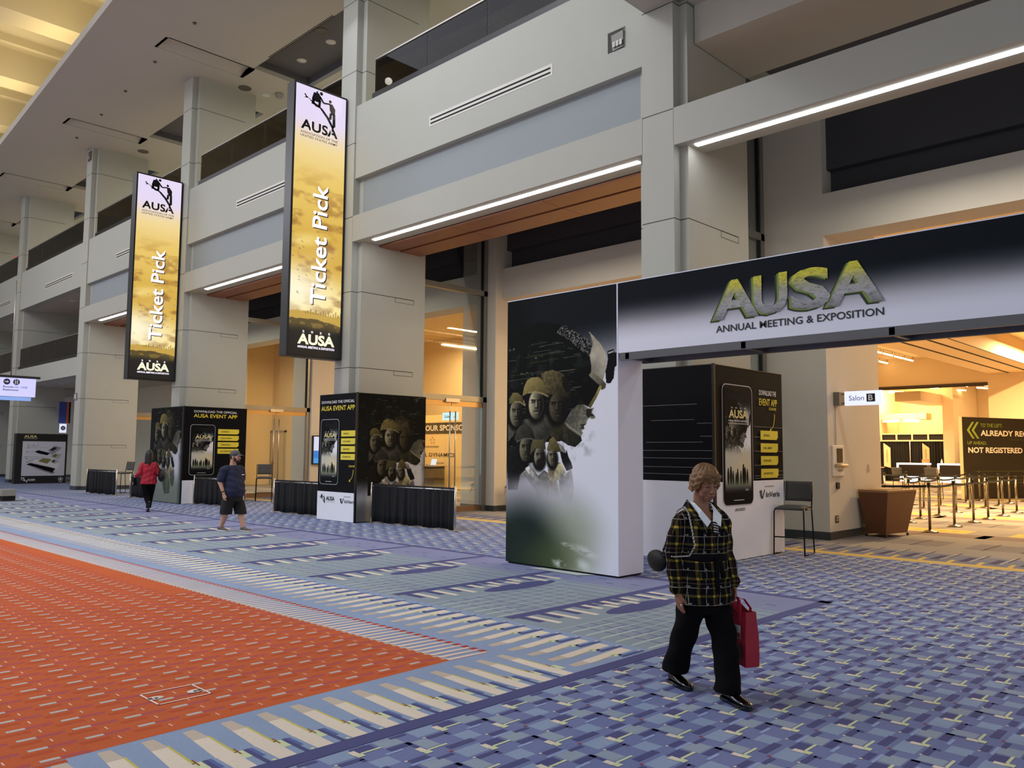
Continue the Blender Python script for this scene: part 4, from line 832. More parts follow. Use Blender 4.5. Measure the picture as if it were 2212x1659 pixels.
def niche(label,x0,x1,z0,z1,y):
    t = thing('niche_spotlight',label,'spotlight',((x0+x1)/2,y,(z0+z1)/2),'square wall niches with spotlights')
    part('niche_box', MB().box(x0,x1,y-.004,y+.002,z0,z1), M('niche_dark',(66,64,60),.8), t)
    part('niche_liner', MB().box(x0,x0+.012,y-.012,y,z0,z1).box(x1-.012,x1,y-.012,y,z0,z1).box(x0,x1,y-.012,y,z1-.012,z1), M('niche_liner',(150,147,140),.7), t)
    c = ((x0+x1)/2+.06,y-.03,(z0+z1)/2-.04); b = MB().hexa([(c[0]-.13,y-.02,c[2]-.15),(c[0]+.11,y-.02,c[2]-.13),(c[0]+.11,y+.0,c[2]-.13),(c[0]-.13,y+.0,c[2]-.15)],[(c[0]-.14,y-.05,c[2]+.13),(c[0]+.12,y-.05,c[2]+.15),(c[0]+.12,y,c[2]+.15),(c[0]-.14,y,c[2]+.13)])
    part('lamp_head', b, M('lamp_grey',(112,110,104),.5,metal=.3), t)
    g = MB(); 
    for q in range(3): g.box(c[0]-.11+q*.075,c[0]-.05+q*.075,y-.056,y-.05,c[2]-.10,c[2]+.0)
    part('lamp_lens', g, M('lamp_lens_off',(150,148,140),.3), t)
niche('square wall niche with a tilted grey spotlight beside the near pier',-8.67,-8.29,8.83,9.21,YF+.04); niche('small square niche with a spotlight at the top of a far column',-35.79,-35.38,13.56,13.97,YF)
# ================================================================= DRAPED TABLES
def drape_wall(name,label,xa,ya,xb,yb,h,seed):
    t = thing(name,label,'drape',((xa+xb)/2,(ya+yb)/2,0),'low black drape barriers'); L = math.hypot(xb-xa,yb-ya); d = Vector(((xb-xa)/L,(yb-ya)/L,0)); nv = Vector((d.y,-d.x,0)); a0 = Vector((xa,ya,0)); n = int(L*60)
    m = MB(); vs=[]; fs=[]; rr = random.Random(seed); ph = [rr.random()*6.28 for _ in range(4)]; Z = (.03,.25,.5,h-.10,h-.085,h-.07,h-.03,h)
    for i in range(n+1):
        s = i*L/n
        for z in Z:
            low = max(0,1-(z/h)); g = math.sin(s*19+1.6*math.sin(s*5+ph[0])+ph[1])+.5*math.sin(s*43+2*math.sin(s*3+ph[2])); top = z>h-.09
            am = (.006+.004*math.sin(s*130)) if top else .008+.022*low
            q = a0+d*s+nv*(am*g); vs.append((q.x,q.y,z+(.006*math.sin(s*90+ph[3]) if z==h else 0)+(.012*math.sin(s*9+ph[1]) if z==.03 else 0)))
    k = len(Z)
    for i in range(n):
        for j in range(k-1): fs.append((i*k+j,(i+1)*k+j,(i+1)*k+j+1,i*k+j+1))
    m.add(vs,fs,0,True); o = part('drape', m, mDRAPE, t); sd = o.modifiers.new('t','SOLIDIFY'); sd.thickness=.012; sd.offset=0
    part('cross_rail', MB().tube([a0+Vector((0,0,h-.05)),a0+d*L+Vector((0,0,h-.05))],.016,8), mSTEEL, t)
    for p in (a0-d*.03,a0+d*L+d*.03): 
        u_ = part('upright', MB().tube([(p.x,p.y,.012),(p.x,p.y,h+.03)],.024,10), mSTEEL, t); part('foot_plate', MB().lathe([(.09,.009),(.09,.014),(.03,.02)],(p.x,p.y,0),n=14), mSTEEL, u_)
    return t
drape_wall('drape_barrier','low black drape barrier with chrome posts along the right side of the DOWNLOAD tower',-15.62,11.38,-12.85,11.46,.90,1)
drape_wall('drape_barrier','low black drape barrier left of the DOWNLOAD tower',-19.85,11.28,-17.45,11.40,.87,2)
drape_wall('drape_barrier','low black drape barrier behind the walking man in shorts',-24.40,11.15,-22.4,11.35,.84,3)
drape_wall('drape_barrier','low black drape barrier with a grey chair back showing above it',-32.85,10.88,-30.35,11.0,.89,4)
drape_wall('drape_barrier','low black drape barrier behind the woman in the red jacket',-29.0,11.0,-27.1,11.2,.78,5)
# ================================================================= STOOLS
mSEAT = M('grey_upholstery',(76,74,72),.85,noise=.15,ns=60,bump=.2); mLEGS = M('black_tube',(16,16,17),.35,metal=.5)
def stool(label,loc,rz,h=.78):
    t = thing('bar_stool',label,'stool',loc,'black framed grey stools',rz); w,d = .46,.46
    m = MB(); N=10; vs=[]; fs=[]
    for i in range(N+1):
        for j in range(N+1):
            x,y = -w/2+w*i/N,-d/2+d*j/N; e = max(abs(2*i/N-1),abs(2*j/N-1)); vs.append((x,y,h+.035*(1-e**6)-.03*max(0,-(2*j/N-1)-.5)))
    for i in range(N):
        for j in range(N): o=i*(N+1)+j; fs.append((o,o+N+1,o+N+2,o+1))
    m.add(vs,fs,0,True); m.box(-w/2+.004,w/2-.004,-d/2+.004,d/2-.004,h-.035,h); part('seat', m, mSEAT, t, False, bevel=.012)
    bz = MB(); rows=[]
    for j in range(7):
        z = h+.09+.33*j/6; yy = d/2+.02+.05*(j/6); row=[]
        for i in range(9): 
            x = -.215+.43*i/8; row.append((x,yy+.03*(1-((i-4)/4)**2),z))
        rows.append(row)
    vs=[p for r in rows for p in r]+[(x,y+.025,z) for r in rows for x,y,z in r]; n=63; fs=[]
    for j in range(6):
        for i in range(8): o=j*9+i; fs.append((o,o+1,o+10,o+9)); fs.append((n+o,n+o+9,n+o+10,n+o+1))
    for j in range(6): fs.append((j*9,(j+1)*9,n+(j+1)*9,n+j*9)); fs.append((j*9+8,n+j*9+8,n+(j+1)*9+8,(j+1)*9+8))
    for i in range(8): fs.append((i,n+i,n+i+1,i+1)); fs.append((54+i,55+i,n+55+i,n+54+i))
    bz.add(vs,fs,0,True); part('backrest', bz, mSEAT, t, False)
    for s in (-1,1):
        part('front_leg', MB().tube([(s*.235,-.19,h-.02),(s*.24,-.24,h-.06),(s*.25,-.25,.02)],.012,8), mLEGS, t, False)
        part('back_leg', MB().tube([(s*.25,.28,.02),(s*.235,.22,h-.02),(s*.235,.30,h+.42)],.012,8), mLEGS, t, False)
        part('floor_runner', MB().tube([(s*.25,-.25,.02),(s*.25,.28,.02)],.010,8), mLEGS, t, False)
    part('foot_rail', MB().tube([(-.25,-.245,.30),(.25,-.245,.30)],.011,8), mLEGS, t, False); part('seat_frame', MB().tube([(-.235,-.19,h-.03),(-.235,.22,h-.03)],.012,8).tube([(.235,-.19,h-.03),(.235,.22,h-.03)],.012,8).tube([(-.235,-.19,h-.03),(.235,-.19,h-.03)],.012,8), mLEGS, t, False)
    return t
st1 = stool('grey bar stool with black legs beside the white app tower base',(-6.19,13.07,0),R(8))
s2 = dup(st1); s2.location=(-24.1,13.3,0); s2.rotation_euler=(0,0,R(60)); s2['label']='grey bar stool by the glass door behind the walking man'
s3 = dup(st1); s3.location=(-32.0,11.85,0); s3.rotation_euler=(0,0,R(12)); s3.scale=(1,1,.98); s3['label']='grey stool whose back shows over the far black skirted table'
hs = []
for k,(x,y,rz,l) in enumerate(((-10.85,32.0,R(150),'grey bar stool among the rope posts in the hall, seen sideways'),(-10.2,33.3,R(180),'grey bar stool among the rope posts in the hall, its back facing us'),(-15.6,40.5,R(200),'grey bar stool by the dark table at the left of the hall opening'))):
    c = dup(st1); c.location=(x,y,0); c.rotation_euler=(0,0,rz); c['label']=l
# ================================================================= SALON B wall fittings
X0 = -6.69
t = thing('blade_sign','small lit white blade sign reading Salon B on the wall end','sign',(X0,16.1,2.65))
part('wall_bracket', MB().box(X0,X0+.12,15.98,16.22,2.63,2.89), M('bracket_grey',(120,112,96),.5,metal=.3), t); part('support_rod', MB().tube([(X0+.1,16.1,2.85),(X0+.3,16.1,2.85)],.008,6).tube([(X0+.1,16.1,2.67),(X0+.3,16.1,2.67)],.008,6), mBLACK, t)
part('lit_panel', MB().box(X0+.19,X0+.90,16.06,16.13,2.62,2.90), M('sign_glow',(214,220,246),.4,emit=.75,ecol=(206,214,250)), t, bevel=.006)
part('letter_tile', MB().box(X0+.62,X0+.78,16.053,16.062,2.685,2.84), mTXTK, t); text('lettering','Salon',(X0+.28,16.06,2.715),X_,Zv,.29,.10,M('sign_grey',(110,114,128),.5),t,lift=.004); text('lettering','B',(X0+.655,16.05,2.705),X_,Zv,.09,.115,mTXTW,t,bold=.03,lift=.006)
def onwall(y0,y1,z0,z1,d): return MB().box(X0,X0+d,y0,y1,z0,z1)
t = thing('sanitizer_station','white wall unit with dark screen and wooden roll bar below the Salon B sign','dispenser',(X0,16.1,1.24))
part('back_plate', onwall(15.82,16.36,1.235,1.84,.04), M('unit_white',(226,220,206),.5), t, bevel=.01); part('dark_screen', onwall(15.99,16.25,1.50,1.78,.05), mBLACK, t); part('roll_bar', MB().tube([(X0+.07,15.86,1.44),(X0+.07,16.40,1.44)],.035,12), M('bar_wood',(190,160,112),.5), t)
text('lettering','SALON B',(X0+.042,16.02,1.325),Y_,Zv,.22,.045,mTXTK,t,bold=.01,lift=.004)
single('card_reader', onwall(16.0,16.13,.985,1.11,.03), mBLACK, 'small black card reader on the wall below the white unit','reader'); 
t = thing('wall_outlet','dark double wall outlet near the baseboard under the card reader','outlet',(X0,16.0,.33)); part('plate', onwall(15.93,16.08,.325,.465,.012), M('outlet_plate',(60,50,42),.5), t)
for z in (.36,.41): part('socket', onwall(15.96,16.05,z,z+.035,.016), M('outlet_face',(180,160,130),.5), t)
single('wall_switch', onwall(17.67,17.78,1.33,1.46,.02), M('switch_white',(206,194,174),.5), 'pale wall switch near the hall corner above the bin','switch')
single('cable_cover', onwall(16.04,16.07,1.84,2.63,.015), M('cover_beige',(196,184,160),.6), 'thin beige cable cover between the Salon B sign and the wall unit','cover')
# bin
t = thing('waste_bin','brown slant-sided waste bin on casters at the hall entrance','bin',(-6.25,17.5,0))
q = lambda c,zz: (c[0],c[1],zz)
T_ = [(-6.70+.05,16.98),(-6.02,16.86),(-5.86,18.05),(-6.62,18.1)]; B_ = [(-6.55,17.12),(-6.13,17.02),(-6.02,17.92),(-6.52,17.95)]
part('body', MB().hexa([q(p,.07) for p in B_],[q(p,.90) for p in T_]), M('bin_brown',(104,64,38),.45,noise=.12), t, bevel=.01)
part('lid', MB().hexa([q((p[0]*1.0,p[1]),.90) for p in T_],[q(p,.955) for p in T_]), M('bin_lid',(150,118,80),.5), t, bevel=.012)
part('opening', MB().hexa([(-6.5,17.2,.956),(-6.15,17.15,.956),(-6.05,17.8,.956),(-6.45,17.8,.956)],[(-6.5,17.2,.968),(-6.15,17.15,.968),(-6.05,17.8,.968),(-6.45,17.8,.968)]), M('bin_rim',(186,164,124),.5), t)
for p in B_: part('caster', MB().tube([(p[0]-.015,p[1],.036),(p[0]+.015,p[1],.036)],.033,12), mBLACK, t)
# ================================================================= STANCHIONS with belts
mPOST = M('post_metal',(150,140,120),.25,metal=1.,noise=.05)
SP = [(-5.93,19.03),(-5.99,20.95),(-7.12,21.36),(-7.33,22.82),(-6.03,22.63),(-6.07,24.08),(-6.11,25.70),(-6.18,27.49),(-7.37,24.45),(-7.44,26.24),(-7.59,28.17),(-7.46,29.33),(-7.43,30.77),(-7.53,32.57),(-8.79,26.08),(-8.71,27.45),(-8.81,29.42),(-8.72,31.9),(-8.67,33.4),(-7.49,34.6),(-10.3,28.6),(-10.4,31.0)]
BELT = {0:(1,(-7.9,18.9)),1:(4,None),4:(5,None),5:(6,None),6:(7,None),2:(3,None),3:(8,None),8:(9,None),9:(10,None),10:(11,None),11:(12,None),12:(13,None),14:(15,None),15:(16,None),16:(17,None),17:(18,None),20:(21,None)}
WH = ['nearest the brown bin','second from the bin along the right row','first of the middle row, past the bin','second of the middle row','third of the right row','fourth of the right row','fifth of the right row','last seen of the right row at the photo edge','third of the middle row','fourth of the middle row','fifth of the middle row','sixth of the middle row','seventh of the middle row','eighth of the middle row','first of the left row','second of the left row','third of the left row','fourth of the left row','fifth of the left row','deepest of the middle row','left of the sideways stool','beyond the sideways stool']
post0 = None
for k,(x,y) in enumerate(SP):
    if post0 is None:
        post0 = t = thing('stanchion','','rope post',(x,y,0),'belt barrier posts in the hall')
        part('base', MB().lathe([(.17,.005),(.17,.02),(.12,.035),(.04,.05),(.035,.06)],n=20), mPOST, t, False); part('pole', MB().lathe([(.03,.05),(.03,1.0)],n=14), mPOST, t, False); part('cap', MB().lathe([(.036,.98),(.036,1.06),(.03,1.07)],n=14), mBLACK, t, False)
    else:
        t = post0.copy(); C.objects.link(t); t.location = (x,y,0)
        for ch in post0.children:
            if ch.name.split('.')[0]=='belt': continue
            c = ch.copy(); C.objects.link(c); c.parent = t
    t['label'] = 'chrome belt barrier post '+WH[k]
belts = []
for k,(b,extra) in BELT.items():
    t = [o for o in C.objects if o.type=='EMPTY' and o.name.startswith('stanchion') and abs(o.location.x-SP[k][0])<1e-4 and abs(o.location.y-SP[k][1])<1e-4][0]
    for e in ([SP[b]] if b is not None else [])+([extra] if extra else []):
        m = MB(); a = Vector((*SP[k],.99)); z = Vector((*e,.99)); n = 8; vs=[]; d=(z-a); a=a+d.normalized()*.04; z=z-d.normalized()*.04; sd = Vector((-d.y,d.x,0)).normalized()*.002
        for i in range(n+1):
            f = i/n; p = a.lerp(z,f)-Vector((0,0,.03*4*f*(1-f)))
            for s_,zz in ((1,-.025),(-1,-.025),(-1,.025),(1,.025)): vs.append(p+sd*s_+Vector((0,0,zz)))
        m.loft([vs[i*4:(i+1)*4] for i in range(n+1)],0,False); part('belt', m, mBLACKM, t)
# ================================================================= HALL: sign wall, drape line, counters, lamps
t = thing('direction_wall','big black sign wall reading ALREADY REG and NOT REGISTERED in the hall','sign',(-8.7,35.8,0))
P0 = Vector((-9.39,34.2,0)); D = Vector((1.27,3.1,0)).normalized(); N_ = Vector((D.y,-D.x,0)); Lw = 6.5
c0,c1 = P0, P0+D*Lw; b0,b1 = c0-N_*.12, c1-N_*.12
part('panel', MB().hexa([(p.x,p.y,.008) for p in (c0,c1,b1,b0)],[(p.x,p.y,3.13) for p in (c0,c1,b1,b0)]), M('sign_black',(32,28,20),.6), t)
part('panel_edge', MB().hexa([(p.x,p.y,.008) for p in (c0+N_*.002,c0+N_*.002-D*.03,b0-D*.03,b0)],[(p.x,p.y,3.15) for p in (c0+N_*.002,c0+N_*.002-D*.03,b0-D*.03,b0)]), M('edge_cream',(220,196,150),.6), t)
mGRN = M('sign_green',(142,160,60),.5); mPINK = M('sign_cream',(244,232,214),.5)
def W(s,z): return P0+D*s+Vector((0,0,z))
ar = MB()
for s0 in (.24,.50): ar.add([W(s0,2.63)+N_*.006,W(s0+.30,2.95)+N_*.006,W(s0+.42,2.95)+N_*.006,W(s0+.14,2.63)+N_*.006,W(s0+.42,2.31)+N_*.006,W(s0+.30,2.31)+N_*.006],[(0,1,2,3),(0,3,4,5)])
part('green_arrow', ar, mGRN, t)
text('sign_lettering','TO THE LEFT:',W(1.0,2.76),D,Zv,1.25,.14,mGRN,t,bold=.006,lift=.006); text('sign_lettering','ALREADY REGISTERED',W(1.0,2.42),D,Zv,4.3,.22,mPINK,t,bold=.03,lift=.006)
text('sign_lettering','UP AHEAD:',W(.26,2.08),D,Zv,1.05,.13,mGRN,t,bold=.006,lift=.006); text('sign_lettering','NOT REGISTERED',W(.28,1.76),D,Zv,3.1,.22,mPINK,t,bold=.03,lift=.006)
g = MB()
for z,a_,b_ in ((1.05,.6,6),(.86,.3,6),(.72,.1,6),(.60,.4,6),(2.28,2.6,6)): g.hexa([tuple(W(a_,z)+N_*.004),tuple(W(b_,z)+N_*.004),tuple(W(b_,z)+N_*.002),tuple(W(a_,z)+N_*.002)],[tuple(W(a_,z+.02)+N_*.004),tuple(W(b_,z+.02)+N_*.004),tuple(W(b_,z+.02)+N_*.002),tuple(W(a_,z+.02)+N_*.002)])
part('hairline_print', g, M('sign_olive',(78,76,44),.6), t)
t = thing('drape_line','long black pipe and drape wall at the back of the registration hall','drape',(-16.5,54.2,0))
m = MB(); vs=[]; fs=[]; n=260
for i in range(n+1):
    x = -19.7+7.5*i/n; yy = 54.2+.05*math.sin(i*1.1)+.03*math.sin(i*2.7); vs += [(x,yy,.01),(x,yy,2.52)]
for i in range(n): fs.append((2*i,2*i+2,2*i+3,2*i+1))
m.add(vs,fs,0,True); part('drape', m, mDRAPE, t)
mCRM = M('frame_cream',(236,210,166),.5)
g = MB().box(-19.7,-12.2,54.15,54.2,2.52,2.60).box(-19.7,-12.2,54.15,54.2,2.95,3.02)
for k in range(9): x=-19.62+k*.94; g.box(x-.045,x+.045,54.15,54.2,2.6,2.95)
part('header_frame', g, mCRM, t); part('header_panel', MB().box(-19.7,-12.2,54.2,54.25,2.55,3.0), mBLACKM, t)
for x in (-17.85,-14.95): part('pole', MB().tube([(x,54.05,.05),(x,54.05,2.5)],.03,8), mSTEEL, t)
for x,l in ((-19.2,'left cream hanging sign board in front of the black drape'),(-16.9,'right cream hanging sign board in front of the black drape')):
    tt = thing('aisle_sign',l,'sign',(x,53.6,.9),'cream sign boards by the drape'); part('board', MB().hexa([(x-.02,53.4,.95),(x+.26,53.75,.85),(x+.26,53.78,.85),(x-.02,53.43,.95)],[(x-.02,53.4,2.4),(x+.26,53.75,2.1),(x+.26,53.78,2.1),(x-.02,53.43,2.4)]), mCRM, tt)
    text('sign_lettering','REGISTRATION',(x+.09,53.50,2.0),-Zv,Vector((.6,.75,0)),.8,.09,mTXTK,tt,lift=.03)
mCOUNT = M('counter_dark',(28,24,24),.4); mGLOWW = M('counter_glow',(255,250,246),.4,emit=1.6,ecol=(255,240,236)); mGLOWB = M('counter_foot_glow',(240,250,255),.4,emit=2.2,ecol=(216,236,255))
for x0,x1,l in ((-17.6,-15.95,'dark registration counter with lit white rim, left of two'),(-15.35,-12.8,'dark registration counter with lit white rim, behind the sign wall edge')):
    tt = thing('registration_counter',l,'counter',((x0+x1)/2,51.3,0),'registration counters'); part('body', MB().box(x0+.08,x1,51.0,51.7,.42,1.1), mCOUNT, tt); part('rim', MB().box(x0-.02,x1+.02,50.96,51.74,1.1,1.19).box(x0-.02,x0+.08,50.96,51.74,.85,1.1), mGLOWW, tt); part('foot_glow', MB().box(x0+.1,x1,51.1,51.6,.1,.40), mGLOWB, tt); part('plinth', MB().box(x0,x1,51.0,51.7,.008,.1), M('counter_pale',(200,186,170),.5), tt)
single('low_counter', MB().box(-16.6,-15.3,51.8,52.3,.008,.92), M('counter_cream',(220,190,150),.5), 'pale low counter between the two dark registration counters','counter')
tt = thing('side_table','dark table with stacked boxes at the left of the hall opening','table',(-18.6,48,0)); part('top', MB().box(-19.4,-17.4,47.0,48.4,.92,.97), M('table_pale',(200,176,140),.5), tt); part('skirt', MB().box(-19.38,-17.42,47.02,48.38,.008,.92), mDRAPE, tt)
mFL = M('tan_box',(190,140,90),.6)
for x,y,z,s,l in ((-19.1,47.3,.97,.16,'tan ball-shaped bag on the dark table at the hall left'),): single('display_bag', MB().ell((x,y,z+s),(s*1.2,s,s)), mFL, l,'bag')
for x,y,l in ((-17.9,47.4,'tan box on the dark table beside the left cream board'),(-16.1,51.3,'tan box on the left registration counter'),(-15.4,52.0,'tan box on the pale low counter')):
    zz = .97 if x<-17 else (1.19 if y<51.5 else .92); single('storage_box', MB().box(x-.17,x+.17,y-.12,y+.12,zz,zz+.24), mFL, l,'box','tan boxes on the counters', bevel=.01)
single('dispenser_bottle', MB().lathe([(.05,0),(.05,.16),(.02,.2),(.02,.26)],(-15.2,51.2,1.19),n=12), M('bottle_cream',(230,210,180),.4), 'cream pump bottle on the right registration counter','bottle')
def tube_lamp(label,x,y,z,dx,dy,L):
    d = Vector((dx,dy,0)).normalized(); t = thing('tube_lamp',label,'light',(x,y,z),'hall tube lamps'); a = Vector((x,y,z))-d*L/2; b = a+d*L
    part('batten', MB().tube([a+Vector((0,0,.05)),b+Vector((0,0,.05))],.05,6), M('lamp_white',(230,214,180),.5), t); part('tube', MB().tube([a,b],.045,8), mLAMPW, t); part('hanger', MB().tube([a+Vector((0,0,.05)),a+Vector((0,0,.25))],.012,4).tube([b+Vector((0,0,.05)),b+Vector((0,0,.25))],.012,4), mBLACK, t)
TL = ['deepest left','second deepest left','third','fourth','fifth']
for k,(x,y) in enumerate(((-15.47,42.4),(-15.47,44.0),(-15.5,45.7),(-15.5,47.2),(-17.0,47.6))): tube_lamp('hall tube lamp left of the big soffit beam, '+('nearest','second','third','farthest','farthest and leftmost')[k]+' of its row',x,y,6.9,0,1,1.25)
for k,(x,y,s) in enumerate(((-15.7,51.2,'leftmost under the bronze track'),(-14.0,50.7,'middle under the bronze track'),(-13.0,50.8,'rightmost under the bronze track'),(-15.0,54.0,'beside the cross beam end'),(-13.4,53.6,'deepest right under the bronze track'),(-18.6,54.2,'left below the bronze track by the wall'))): tube_lamp('hall tube lamp '+s,x,y,5.62,.35,1,1.5)
for x,l in ((-19.1,'left wall-washing tube above the black drape'),(-17.9,'right wall-washing tube above the black drape')): tube_lamp(l,x,54.5,3.8,1,0,1.05)
for k,(x,y) in enumerate(((-21.6,21.3),(-22.6,24.0),(-23.4,24.2),(-39,19.8))): tube_lamp('hall tube lamp seen through the glass doors, '+('nearest','middle','farther','leftmost')[k],x,y,5.9,1,.12,1.8)
# ================================================================= beyond the nearer glass door
t = thing('sponsor_wall','cream sponsor wall with black headline seen through the nearer glass door','sign',(-29,24,0))
part('panel', MB().box(-33,-25.6,24.0,24.1,.008,3.3), M('sponsor_cream',(250,214,150),.6), t); part('headline_band', MB().box(-33,-25.6,23.985,24.0,2.45,2.95), M('sponsor_black',(40,34,24),.6), t)
text('headline','THANK YOU TO OUR SPONSORS',(-32.2,23.98,2.58),X_,Zv,6.3,.26,mPINK,t,bold=.03,lift=.004)
stt = MB()
for sx,sz in ((0,.13),(-.13,.03),(.13,.03),(-.08,-.11),(.08,-.11)):
    stt.add([(-28.44+sx+(.055 if i%2==0 else .024)*math.sin(i*math.pi/5),23.99,2.15+sz+(.055 if i%2==0 else .024)*math.cos(i*math.pi/5)) for i in range(10)],[tuple(range(10))])
part('orange_star', stt, M('star_orange',(206,110,70),.5), t)
for s_,x,z,w,h in (('FIVE STAR SPONSORS',-29.2,1.83,1.2,.075),('GENERAL DYNAMICS',-30.3,1.42,3.4,.17),('RTX',-29.5,.82,.75,.26),('COLLINS',-28.15,1.1,.5,.08),('BEACON',-28.15,.94,.5,.07)): text('sponsor_lettering',s_,(x,23.99,z),X_,Zv,w,h,mTXTK,t,bold=.015 if s_!='COLLINS' else .004,lift=.005)
t = thing('info_desk','dark information desk inside the hall, seen through the nearer glass door','desk',(-27.6,23,0)); part('body', MB().box(-28.1,-26.9,22.8,23.4,.05,1.0), mCOUNT, t); part('top', MB().box(-28.12,-26.88,22.78,23.42,1.0,1.04), M('desk_top',(150,140,126),.4), t)
t = thing('laptop','open laptop with a lit screen on the dark information desk','laptop',(-27.45,23.1,1.04)); part('keyboard', MB().box(-27.62,-27.28,22.95,23.2,1.04,1.06), M('laptop_grey',(120,122,126),.4), t); part('display', MB().hexa([(-27.62,23.2,1.06),(-27.28,23.2,1.06),(-27.28,23.22,1.06),(-27.62,23.22,1.06)],[(-27.62,23.28,1.32),(-27.28,23.28,1.32),(-27.28,23.30,1.32),(-27.62,23.30,1.32)]), M('laptop_screen',(180,200,230),.3,emit=.6,ecol=(180,205,240)), t)
t = thing('blade_sign','small lit blade sign glimpsed through the nearer glass door','sign',(-21.9,19,2.75)); part('lit_panel', MB().box(-22.0,-21.2,19,19.06,2.76,3.03), M('sign_glow2',(190,225,236),.4,emit=.8,ecol=(180,225,240)), t); text('lettering','Salon',(-21.9,19,2.84),X_,Zv,.32,.11,M('sign_grey',(110,114,128),.5),t,lift=.004)
# potted palm half hidden by the arch
t = thing('potted_palm','potted palm with drooping fronds half hidden behind the arch','plant',(-15.95,16.75,0)); part('pot', MB().lathe([(.14,.02),(.17,.05),(.20,.55),(.17,.55),(.16,.5)],(-15.95,16.75,0),n=18), mBLACK, t)
mLEAF = M('leaf_dark',(62,78,44),.6,noise=.3)
fr_ = MB()
for k in range(16):
    a = k*2.4; L = .42+.12*((k*7)%5)/5; pts = [Vector((-15.95+math.cos(a)*L*f,16.75+math.sin(a)*L*f,.55+.65*f-.75*f*f*f)) for f in (0,.25,.5,.75,1.)]
    fr_.tube(pts,[.012,.014,.012,.009,.003],5)
    for j in (1,2,3): 
        p = pts[j]; sd = Vector((-math.sin(a),math.cos(a),0))
        for s in (-1,1): fr_.add([p,p+sd*s*.12-Vector((0,0,.10))+Vector((math.cos(a),math.sin(a),0))*.08,p+Vector((math.cos(a),math.sin(a),0))*.05],[(0,1,2)])
part('fronds', fr_, mLEAF, t)
# wall display between the far tower and the nearer tower
t = thing('wall_display','lit blue and white wall display left of the nearer tower','screen',(-25.95,16.3,1.2)); part('bezel', MB().box(-26.0,-25.93,16.2,17.1,1.15,2.2), mBLACK, t)
painted('picture',(-25.925,16.24,1.19),(0,.82,0),(0,0,.97),30,40,lambda u,v: mixc(mixc(np.ones(u.shape+(3,))*np.array((214,214,240))/255.,(v<.45).astype(float)*(u<.5),(40,120,200)),(v<.18).astype(float),(60,150,220)),mSCREEN,t)
# things behind the far glass doors
t = thing('exit_sign','red glowing EXIT sign on the hall wall behind the far glass door','sign',(-36.9,20.2,4.1)); part('box', MB().box(-37.0,-36.3,20.1,20.2,3.95,4.3), M('exit_red',(255,90,60),.4,emit=.9,ecol=(255,96,60)), t); text('lettering','EXIT',(-36.9,20.1,4.02),X_,Zv,.5,.2,mTXTW,t,bold=.02,lift=.004)
struct('wall_hall_back', MB().box(-36.2,-29.3,20.3,20.5,0,7.1).box(-42,-36.2,20.3,20.5,0,7.1), mHALL)
d = MB().box(-36.1,-34.9,20.24,20.3,.01,2.5); o = struct('door_1', d, M('door_cream',(214,190,150),.6)); part('door_handle', MB().box(-35.95,-35.8,20.18,20.24,1.0,1.05).box(-35.92,-35.87,20.2,20.24,.9,1.15), mBLACK, o)
single('door_frame', MB().box(-36.2,-36.1,20.22,20.3,0.01,2.6).box(-34.9,-34.8,20.22,20.3,0.01,2.6).box(-36.2,-34.8,20.22,20.3,2.5,2.6), M('frame_grey',(170,160,144),.6), 'grey frame around the cream hall door','frame')
bpy.data.objects[-1] if False else None
# ================================================================= LEFT END of the lobby
t = thing('direction_sign','lit lilac hanging sign reading Rooms 101-102B Restrooms at the left edge','sign',(-37,9.3,3.6))
mSG = M('sign_lilac',(186,186,226),.4,emit=.62,ecol=(190,190,240)); mNV = M('sign_navy',(30,38,84),.5)
xs_=-37.0
part('lit_panel', MB().box(xs_-.06,xs_,7.0,10.10,3.72,4.46), mSG, t); part('lower_strip', MB().box(xs_-.06,xs_,7.0,9.95,3.56,3.70), M('sign_blue',(130,160,214),.4,emit=.5,ecol=(130,165,230)), t); part('top_rail', MB().box(xs_-.08,xs_+.02,7.0,10.25,4.47,4.56), M('rail_dark',(60,58,60),.4,metal=.5), t)
part('hanger_rod', MB().tube([(xs_-.03,9.2,4.5),(xs_-.03,9.2,8.4)],.02,6).tube([(xs_-.03,7.4,4.5),(xs_-.03,7.4,8.4)],.02,6), mSTEEL, t)
pc = MB()
def disc(mb,x,y,z,r): mb.add([(x,y+r*math.cos(a),z+r*math.sin(a)) for a in [2*math.pi*k/20 for k in range(20)]],[tuple(range(20))])
disc(pc,xs_+.004,9.06,4.30,.12); disc(pc,xs_+.004,9.40,4.30,.12); part('round_pictogram', pc, mNV, t)
pw = MB(); pw.add([(xs_+.008,8.98,4.28),(xs_+.008,9.06,4.28),(xs_+.008,9.06,4.24),(xs_+.008,9.14,4.30),(xs_+.008,9.06,4.36),(xs_+.008,9.06,4.32),(xs_+.008,8.98,4.32)],[tuple(range(7))])
for yy in (9.365,9.435): pw.quad((xs_+.008,yy-.022,4.22),(xs_+.008,yy+.022,4.22),(xs_+.008,yy+.022,4.36),(xs_+.008,yy-.022,4.36)); disc(pw,xs_+.008,yy,4.385,.018)
part('pictogram_mark', pw, mTXTW, t)
text('lettering','Rooms',(xs_,8.94,4.06),Y_,Zv,.36,.075,mNV,t,bold=.02,lift=.005); text('lettering','101-102B',(xs_,9.34,4.06),Y_,Zv,.46,.075,M('sign_grey2',(96,98,120),.5),t,lift=.005); text('lettering','Restrooms',(xs_,8.94,3.94),Y_,Zv,.54,.075,mNV,t,bold=.02,lift=.005)
